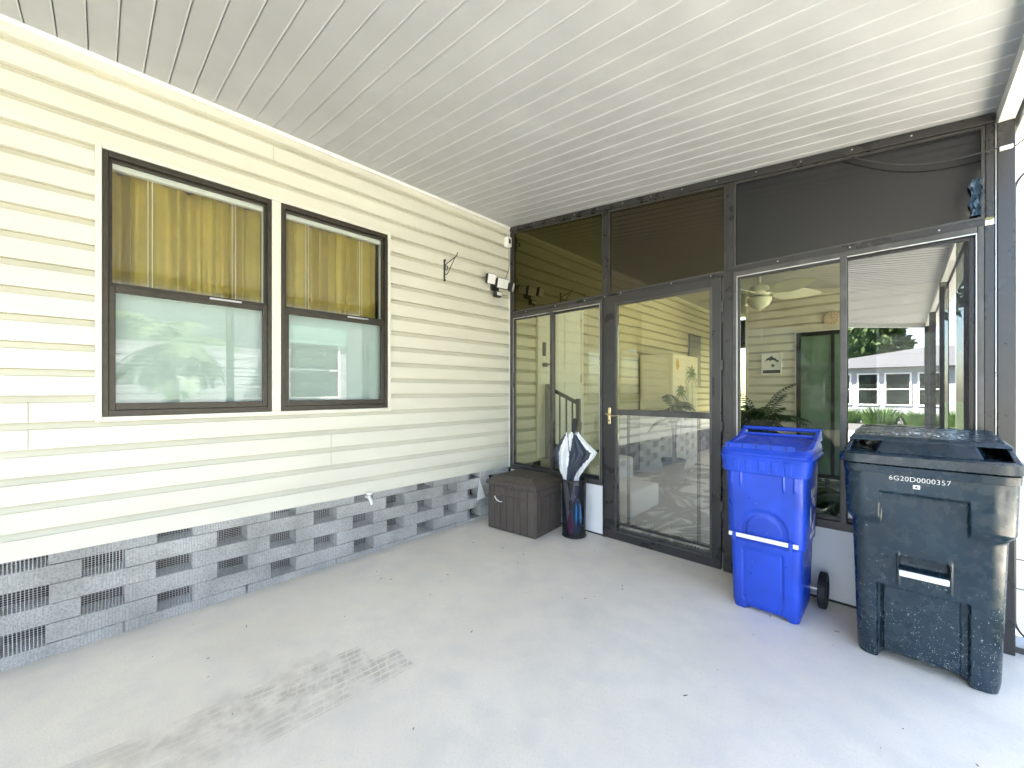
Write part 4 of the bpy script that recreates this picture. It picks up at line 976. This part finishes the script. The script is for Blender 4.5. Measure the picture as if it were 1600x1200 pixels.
# ---- blue bin
UX = 2.415
ub = thing('recycling_bin', 'bright blue wheeled recycling bin with white front bar and wheel', 'recycling bin', (UX, 0, -.006))
HB = .84
def blue_disp(x, z, nx, ny):
    d = 0; front = max(0, -ny)
    d += .012*sstep(.395, .405, z)
    if front > .5:
        # raised arch outline above the bar
        ax, az_, rad = .0, .470, .085
        rr2 = math.hypot(x-ax, max(0, z-az_)); ins = (1-sstep(rad-.004, rad+.004, rr2))*(1 if z > .425 else 0)
        out_ = (1-sstep(rad+.026, rad+.032, rr2))*(1 if z > .425 else 0)
        if z > .425: d -= .011*out_*(1-ins)*sstep(-.2, -.02, -x-.0)*1.0; d -= .005*ins
        for gx in (-.105, .085):
            g_ = math.exp(-((x-gx)/.006)**2); d -= .007*g_*(1-sstep(.33, .36, z))*sstep(.05, .07, z)
        mid = sstep(-.105, -.095, x)*(1-sstep(.078, .088, x)); d -= .005*mid*(1-sstep(.34, .37, z))
        for gx in (-.155, -.11, .095, .145):
            d += .006*math.exp(-((x-gx)/.004)**2)*sstep(.70, .72, z)
    return d
rings = []
for z in zlist(0, HB, 90, [.395, .4, .405, .425, .4251]):
    t_ = z/HB; hx = .163+(.183-.163)*t_; y0 = -.448-.022*t_; y1 = -.10+.050*t_
    rg = []
    for (x, y, nx, ny) in ring_pts(hx, y0, y1, .035, 90):
        d = blue_disp(x, z, nx, ny); zz = z
        if z < .04:
            arch = sstep(-.10, -.08, x)*(1-sstep(.10, .12, x))*.018; zz = z+arch*(1-z/.04); d -= .008*(1-z/.04)
        rg.append((x+nx*d, y+ny*d, zz))
    rings.append(rg)
MB().loft(rings).build('bin_body', 'bluebin', ub, local=True, smooth=True, angle=60)
a = MB(); a.box(-.170, -.151, -.492, -.480, .418, .440); a.box(-.132, .118, -.492, -.480, .418, .440); a.box(.138, .162, -.492, -.480, .418, .440)
a.build('grab_bar', 'lampwhite', ub, local=True, bev=.002)
for x in (-.1415, .128):
    a = MB(); a.box(x-.0095, x+.0095, -.494, -.470, .395, .447); a.build('bar_bracket', 'bluebin', ub, local=True, bev=.003)
# flange with pockets
a = MB(); rg = []
for z, o_ in ((.787, .016), (.792, .026), (.872, .036), (.886, .040), (.890, .034), (.905, .030)):
    rg.append(rr_ring(.183+o_, -.472-o_, -.05+o_*.4, .055, z+.0))
# front drop narrows at the sides
fl_ = []
for i, ringp in enumerate(rg):
    fl_.append([(x, y, z if i > 1 else z+.062*sstep(-.42, -.28, y)) for x, y, z in ringp])
a.loft(fl_); flg = a.build('flange', 'bluebin', ub, local=True, smooth=True, angle=25)
a = MB()
for i in range(5):
    xa = -.145+i*.062; w_ = .036
    a.hexa([(xa+.004, -.505, .800), (xa+w_-.004, -.505, .800), (xa+w_-.004, -.497, .800), (xa+.004, -.497, .800), (xa, -.5125, .866), (xa+w_, -.5125, .866), (xa+w_, -.503, .866), (xa, -.503, .866)])
a.build('flange_pocket', 'bluebin', flg, local=True, bev=.004)
a = MB().loft([rr_ring(.214, -.505, -.03, .05, .900), rr_ring(.216, -.508, -.03, .05, .905), rr_ring(.212, -.498, -.03, .05, .915, .045), rr_ring(.198, -.480, -.035, .05, .930, .07), rr_ring(.150, -.42, -.08, .05, .925, .07)])
lid2 = a.build('lid', 'bluebin', ub, local=True, smooth=True, angle=30)
a = MB(); a.hexa([(-.195, -.488, .918), (.150, -.488, .918), (.150, -.465, .920), (-.195, -.465, .920), (-.190, -.478, .952), (.145, -.478, .952), (.142, -.468, .952), (-.188, -.468, .952)]); a.build('lid_front_rib', 'bluebin', lid2, local=True, bev=.003)
a = MB()
for x in (-.17, -.10, -.03, .04, .11): a.box(x-.001, x+.001, -.4895, -.478, .922, .946)
a.build('rib_lines', 'cloth_navy', lid2, local=True)
for sg in (-1, 1):
    a = MB(); a.hexa([(sg*.180, -.40, .935), (sg*.212, -.40, .935), (sg*.212, -.04, .955), (sg*.180, -.04, .955), (sg*.185, -.20, .965), (sg*.205, -.20, .965), (sg*.205, -.03, 1.018), (sg*.185, -.03, 1.018)]); a.build('lid_arm', 'bluebin', lid2, local=True, bev=.004)
a = MB(); a.tube([(-.205, -.042, 1.008), (.205, -.042, 1.008)], .0125, 12); a.tube([(-.18, -.10, .975), (.18, -.10, .975)], .010, 10); a.build('handle_bar', 'bluebin', ub, local=True, smooth=True)
def wheel(cx_, y, r, w_, parent):
    a = MB(); a.lathe([(0, -w_*.3), (r*.55, -w_*.3), (r*.62, -w_*.5), (r*.93, -w_*.5), (r, -w_*.32), (r, w_*.32), (r*.93, w_*.5), (r*.62, w_*.5), (r*.55, w_*.3), (0, w_*.3)], n=40)
    a.v = [Vector((cx_+p.z, y+p.x, r+.002+p.y)) for p in a.v]; wo = a.build('wheel', 'blackplastic', parent, local=True, smooth=True)
    a = MB()
    for k in range(28):
        an = 2*math.pi*k/28; Mx = Matrix.Translation((cx_, y, r+.002))@Matrix.Rotation(an, 4, 'X'); q = MB().box(-w_*.42, w_*.42, -.0045, .0045, r-.004, r+.002); q.v = [Mx@p for p in q.v]; a.add(q.v, q.f)
    a.build('tread', 'blackplastic', wo, local=True)
wheel(.224, -.120, .098, .038, ub); wheel(-.205, -.130, .098, .04, ub)
a = MB(); a.tube([(-.2, -.13, .1), (.222, -.13, .1)], .009, 8); a.build('axle', 'alu', ub, local=True)
# white emblem on its right side
a = MB(); X = .1945
def sxz(z): return .163+(.183-.163)*z/HB+.0125
def patch(pts): 
    a.add([(sxz(z), y, z) for y, z in pts]+[(sxz(z)+.001, y, z) for y, z in pts], [tuple(range(len(pts), 2*len(pts)))]+[(i, (i+1) % len(pts), (i+1) % len(pts)+len(pts), i+len(pts)) for i in range(len(pts))])
patch([(-.30, .66), (-.16, .66), (-.16, .70), (-.30, .70)]); patch([(-.30, .43), (-.16, .43), (-.16, .455), (-.30, .455)])
for k in range(3):
    an = k*2*math.pi/3+.5; c0 = (-.23, .56)
    for j in range(5):
        a0 = an+j*.27; a1 = a0+.25
        patch([(c0[0]+.075*math.cos(t_)*r_, c0[1]+.085*math.sin(t_)*r_) for t_, r_ in ((a0, .7), (a1, .7), (a1, 1.1), (a0, 1.1))])
a.build('emblem', 'lampwhite', ub, local=True)

# ================================================================== OUTSIDE, RIGHT EDGE
wp = thing('utility_cabinet', 'tall white rounded cabinet with dark edge seal just outside the corner post', 'cabinet', (3.75, .03, 0))
def rrect(x0, x1, z0, z1, r, n=10):
    out = []
    for cx_, cz_, a0 in ((x1-r, z0+r, -90), (x1-r, z1-r, 0), (x0+r, z1-r, 90), (x0+r, z0+r, 180)):
        for i in range(n+1): a_ = R(a0+90*i/n); out.append((cx_+r*math.cos(a_), cz_+r*math.sin(a_)))
    return out
a = MB(); a.prism(rrect(3.352, 4.05, .05, 2.30, .10), 'y', .02, .10); a.build('panel_skin', 'white', wp)
a = MB(); o1 = rrect(3.350, 4.052, .048, 2.302, .102); a.tube([(x, .016, z) for x, z in o1+o1[:1]], .0045, 6, False); a.build('edge_seal', 'black', wp)
a = MB(); 
for zz in (.30, .44): a.box(3.353, 4.05, .017, .0198, zz-.002, zz+.002)
a.box(3.352, 4.04, .0, .14, -.15, .03); a.build('panel_lines', 'bronze2', wp)

# ================================================================== NEIGHBOURS (seen in reflections and lighting)
def nb_house(label, x0, x1, y0, y1, zb, zt_, ridge, axis, windows, face, awn=None):
    o = thing('neighbour_house', label, 'house', ((x0+x1)/2, (y0+y1)/2, -.2))
    a = MB(); a.box(x0, x1, y0, y1, zb, zt_); a.build('wall', 'housewhite', o)
    a = MB()
    if axis == 'y': a.prism([(x0-.4, zt_), (x1+.4, zt_), (x1+.4, zt_+.15), ((x0+x1)/2, ridge), (x0-.4, zt_+.15)], 'y', y0-.4, y1+.4)
    else: a.prism([(y0-.4, zt_), (y1+.4, zt_), (y1+.4, zt_+.15), ((y0+y1)/2, ridge), (y0-.4, zt_+.15)], 'x', x0-.4, x1+.4)
    a.build('roof', 'roofwhite', o)
    for (a0, a1, z0, z1) in windows:
        f = MB(); p = MB()
        if face == 'y': xframe(f, a0-.06, a1+.06, y1, y1+.05, z0-.06, z1+.06, .06); f.box(a0, a1, y1+.01, y1+.04, (z0+z1)/2-.02, (z0+z1)/2+.02); p.box(a0, a1, y1-.02, y1+.02, z0, z1)
        else:
            frame(f, x0-.05, x0, a0-.06, a1+.06, z0-.06, z1+.06, .06); f.box(x0-.04, x0-.01, a0, a1, (z0+z1)/2-.02, (z0+z1)/2+.02); p.box(x0-.02, x0+.02, a0, a1, z0, z1)
        fo_ = f.build('window', 'white', o); p.build('pane', 'darkwin', fo_)
    lp = MB()
    for k in range(int((zt_-zb)/.2)):
        z = zb+.2*k
        if face == 'y': lp.prism([(y1+.001, z), (y1+.012, z), (y1+.001, z+.19)], 'x', x0, x1)
        else: lp.prism([(x0-.001, z), (x0-.012, z), (x0-.001, z+.19)], 'y', y0, y1)
    lp.build('lap_boards', 'housewhite', o)
    return o
nb_house('low white house across the street reflected in the right glass pane', -.4, 8.4, -29, -21.5, -.2, 2.30, 3.15, 'y',
         [(.3, 1.2, .66, 2.0), (1.52, 2.16, .66, 2.0), (2.45, 3.20, .66, 2.0), (3.5, 4.2, .66, 2.0), (4.8, 5.6, .66, 2.0), (6.4, 7.4, .66, 2.0)], 'y')
nh = nb_house('white neighbour house with green slatted awning mirrored in the house window', 8.2, 15, -7, 9, -.2, 3.2, 4.6, 'y', [(-5.5, -4.5, 1.0, 2.3), (.35, 1.55, 1.1, 2.5), (4.2, 5.4, 1.1, 2.5)], 'x')
aw = MB()
for k in range(9):
    x = 8.16-.085*k; z = 3.02-.075*k; aw.box(x-.07, x+.02, .1, 1.85, z-.012, z+.012)
aw.build('awning', 'awning', nh)
def leafcrown(mb, c, rad, n, size, seed, sq=.8):
    q = random.Random(seed); lobes = []
    for i in range(16):
        d = Vector((q.gauss(0, 1), q.gauss(0, 1), q.gauss(0, .8))).normalized()*q.uniform(.35, .85); lobes.append((Vector((d.x*rad, d.y*rad, d.z*rad*sq)), rad*q.uniform(.22, .42)))
    for i in range(n):
        lc, lr = q.choice(lobes); d = Vector((q.gauss(0, 1), q.gauss(0, 1), q.gauss(0, 1))).normalized()*lr*q.uniform(.6, 1.05)
        p = Vector(c)+lc+d; u = Vector((q.gauss(0, 1), q.gauss(0, 1), q.gauss(0, 1))).normalized(); v = u.orthogonal().normalized(); s_ = size*q.uniform(.6, 1.3)
        mb.add([p-u*s_, p+v*s_*.5, p+u*s_, p-v*s_*.5], [(0, 1, 2, 3)])
def tree(label, loc, h, rad, n, seed, m='crown', size=.2):
    o = thing('tree', label, 'tree', loc); q = random.Random(seed)
    t_ = MB(); t_.tube([(0, 0, 0), (.1, 0, h*.4), (0, .1, h*.8)], [.28, .2, .08], 9)
    for i in range(6):
        an = i*1.05; t_.tube([(0.05, 0, h*.45), (math.cos(an)*rad*.5, math.sin(an)*rad*.5, h*.85)], [.1, .03], 6)
    t_.build('trunk', 'trunk', o, local=True); c = MB(); leafcrown(c, (0, 0, h), rad, n, size, seed); c.build('crown', m, o, local=True)
tree('broad dark tree behind the house across the street', (.2, -34, -.2), 5.0, 3.4, 7000, 21, size=.24)
tree('tall tree beyond the right neighbour house', (19, -12, -.2), 6.5, 3.5, 5000, 22)
tree('leafy tree standing behind the porch end', (2.0, 16, -.2), 4.5, 3.2, 5000, 23)
def palm(label, loc, h, L, nf, seed):
    o = thing('palm_tree', label, 'palm tree', loc); t_ = MB(); t_.tube([(0, 0, 0), (.06, .02, h*.5), (.02, 0, h)], [.13, .10, .09], 10); t_.build('trunk', 'trunk', o, local=True)
    q = random.Random(seed); f = MB()
    for i in range(nf): frond(f, (.02, 0, h), i*2.4+q.uniform(-.2, .2), q.uniform(-.2, 1.3), L*q.uniform(.8, 1.1), q.uniform(1.2, 2.4), n=26, ll=.48, wd=.02, seed=seed*99+i)
    f.build('crown', 'leaf', o, local=True); return o
palm('feathery palm tree beyond the right edge mirrored in the left house window', (6.6, -2.1, -.2), 2.3, 1.15, 16, 31)
def shrub(x, y, r, h, seed, lab):
    o = thing('shrub', lab, 'shrub', (x, y, -.2), 0, 'low shrubs along the far white house'); q = random.Random(seed); c = MB()
    for i in range(420):
        an = q.uniform(0, 6.28); rr3 = r*math.sqrt(q.random()); L = h*q.uniform(.6, 1.1)*(1-.4*rr3/r); b_ = Vector((rr3*math.cos(an), rr3*math.sin(an), 0)); tip = b_+Vector((math.cos(an)*L*.45, math.sin(an)*L*.45, L)); sd_ = Vector((-math.sin(an), math.cos(an), 0))*.018
        m_ = b_.lerp(tip, .6)+Vector((0, 0, .04)); c.add([b_-sd_, b_+sd_, m_+sd_, tip, m_-sd_], [(0, 1, 2, 3, 4)])
    c.build('foliage', 'hedge', o, local=True); s_ = MB(); s_.tube([(0, 0, 0), (0, 0, h*.4)], [.04, .02], 6); s_.build('stem', 'trunk', o, local=True)
for i in range(9):
    shrub(-4+i*1.25, -20.9+.1*(i % 3), .55, .75+.1*((i*7) % 3), 40+i, 'grassy shrub, %s along the white house across the street' % ['leftmost', 'second', 'third', 'fourth', 'fifth', 'sixth', 'seventh', 'eighth', 'rightmost'][i])

# ================================================================== SMALL DEBRIS
a = MB(); q = random.Random(77)
spots = [(q.uniform(.15, 3.2), q.uniform(-2.9, -.3)) for _ in range(60)]
for (x, y) in spots:
    s_ = q.uniform(.0015, .005); an = q.uniform(0, 6.28); L_ = s_*q.uniform(1, 2.8); z = zf(y)+.0012; c_, s2 = math.cos(an), math.sin(an)
    a.hexa([(x+u*c_-v*s2, y+u*s2+v*c_, z+dz) for dz in (0, .0014) for u, v in ((-L_, -s_*.4), (L_, -s_*.3), (L_*.8, s_*.4), (-L_*.7, s_*.3))])
tag(a.build('leaf_litter', 'debris'), 'tiny dry leaf bits scattered over the painted concrete floor', 'debris', kind='stuff')
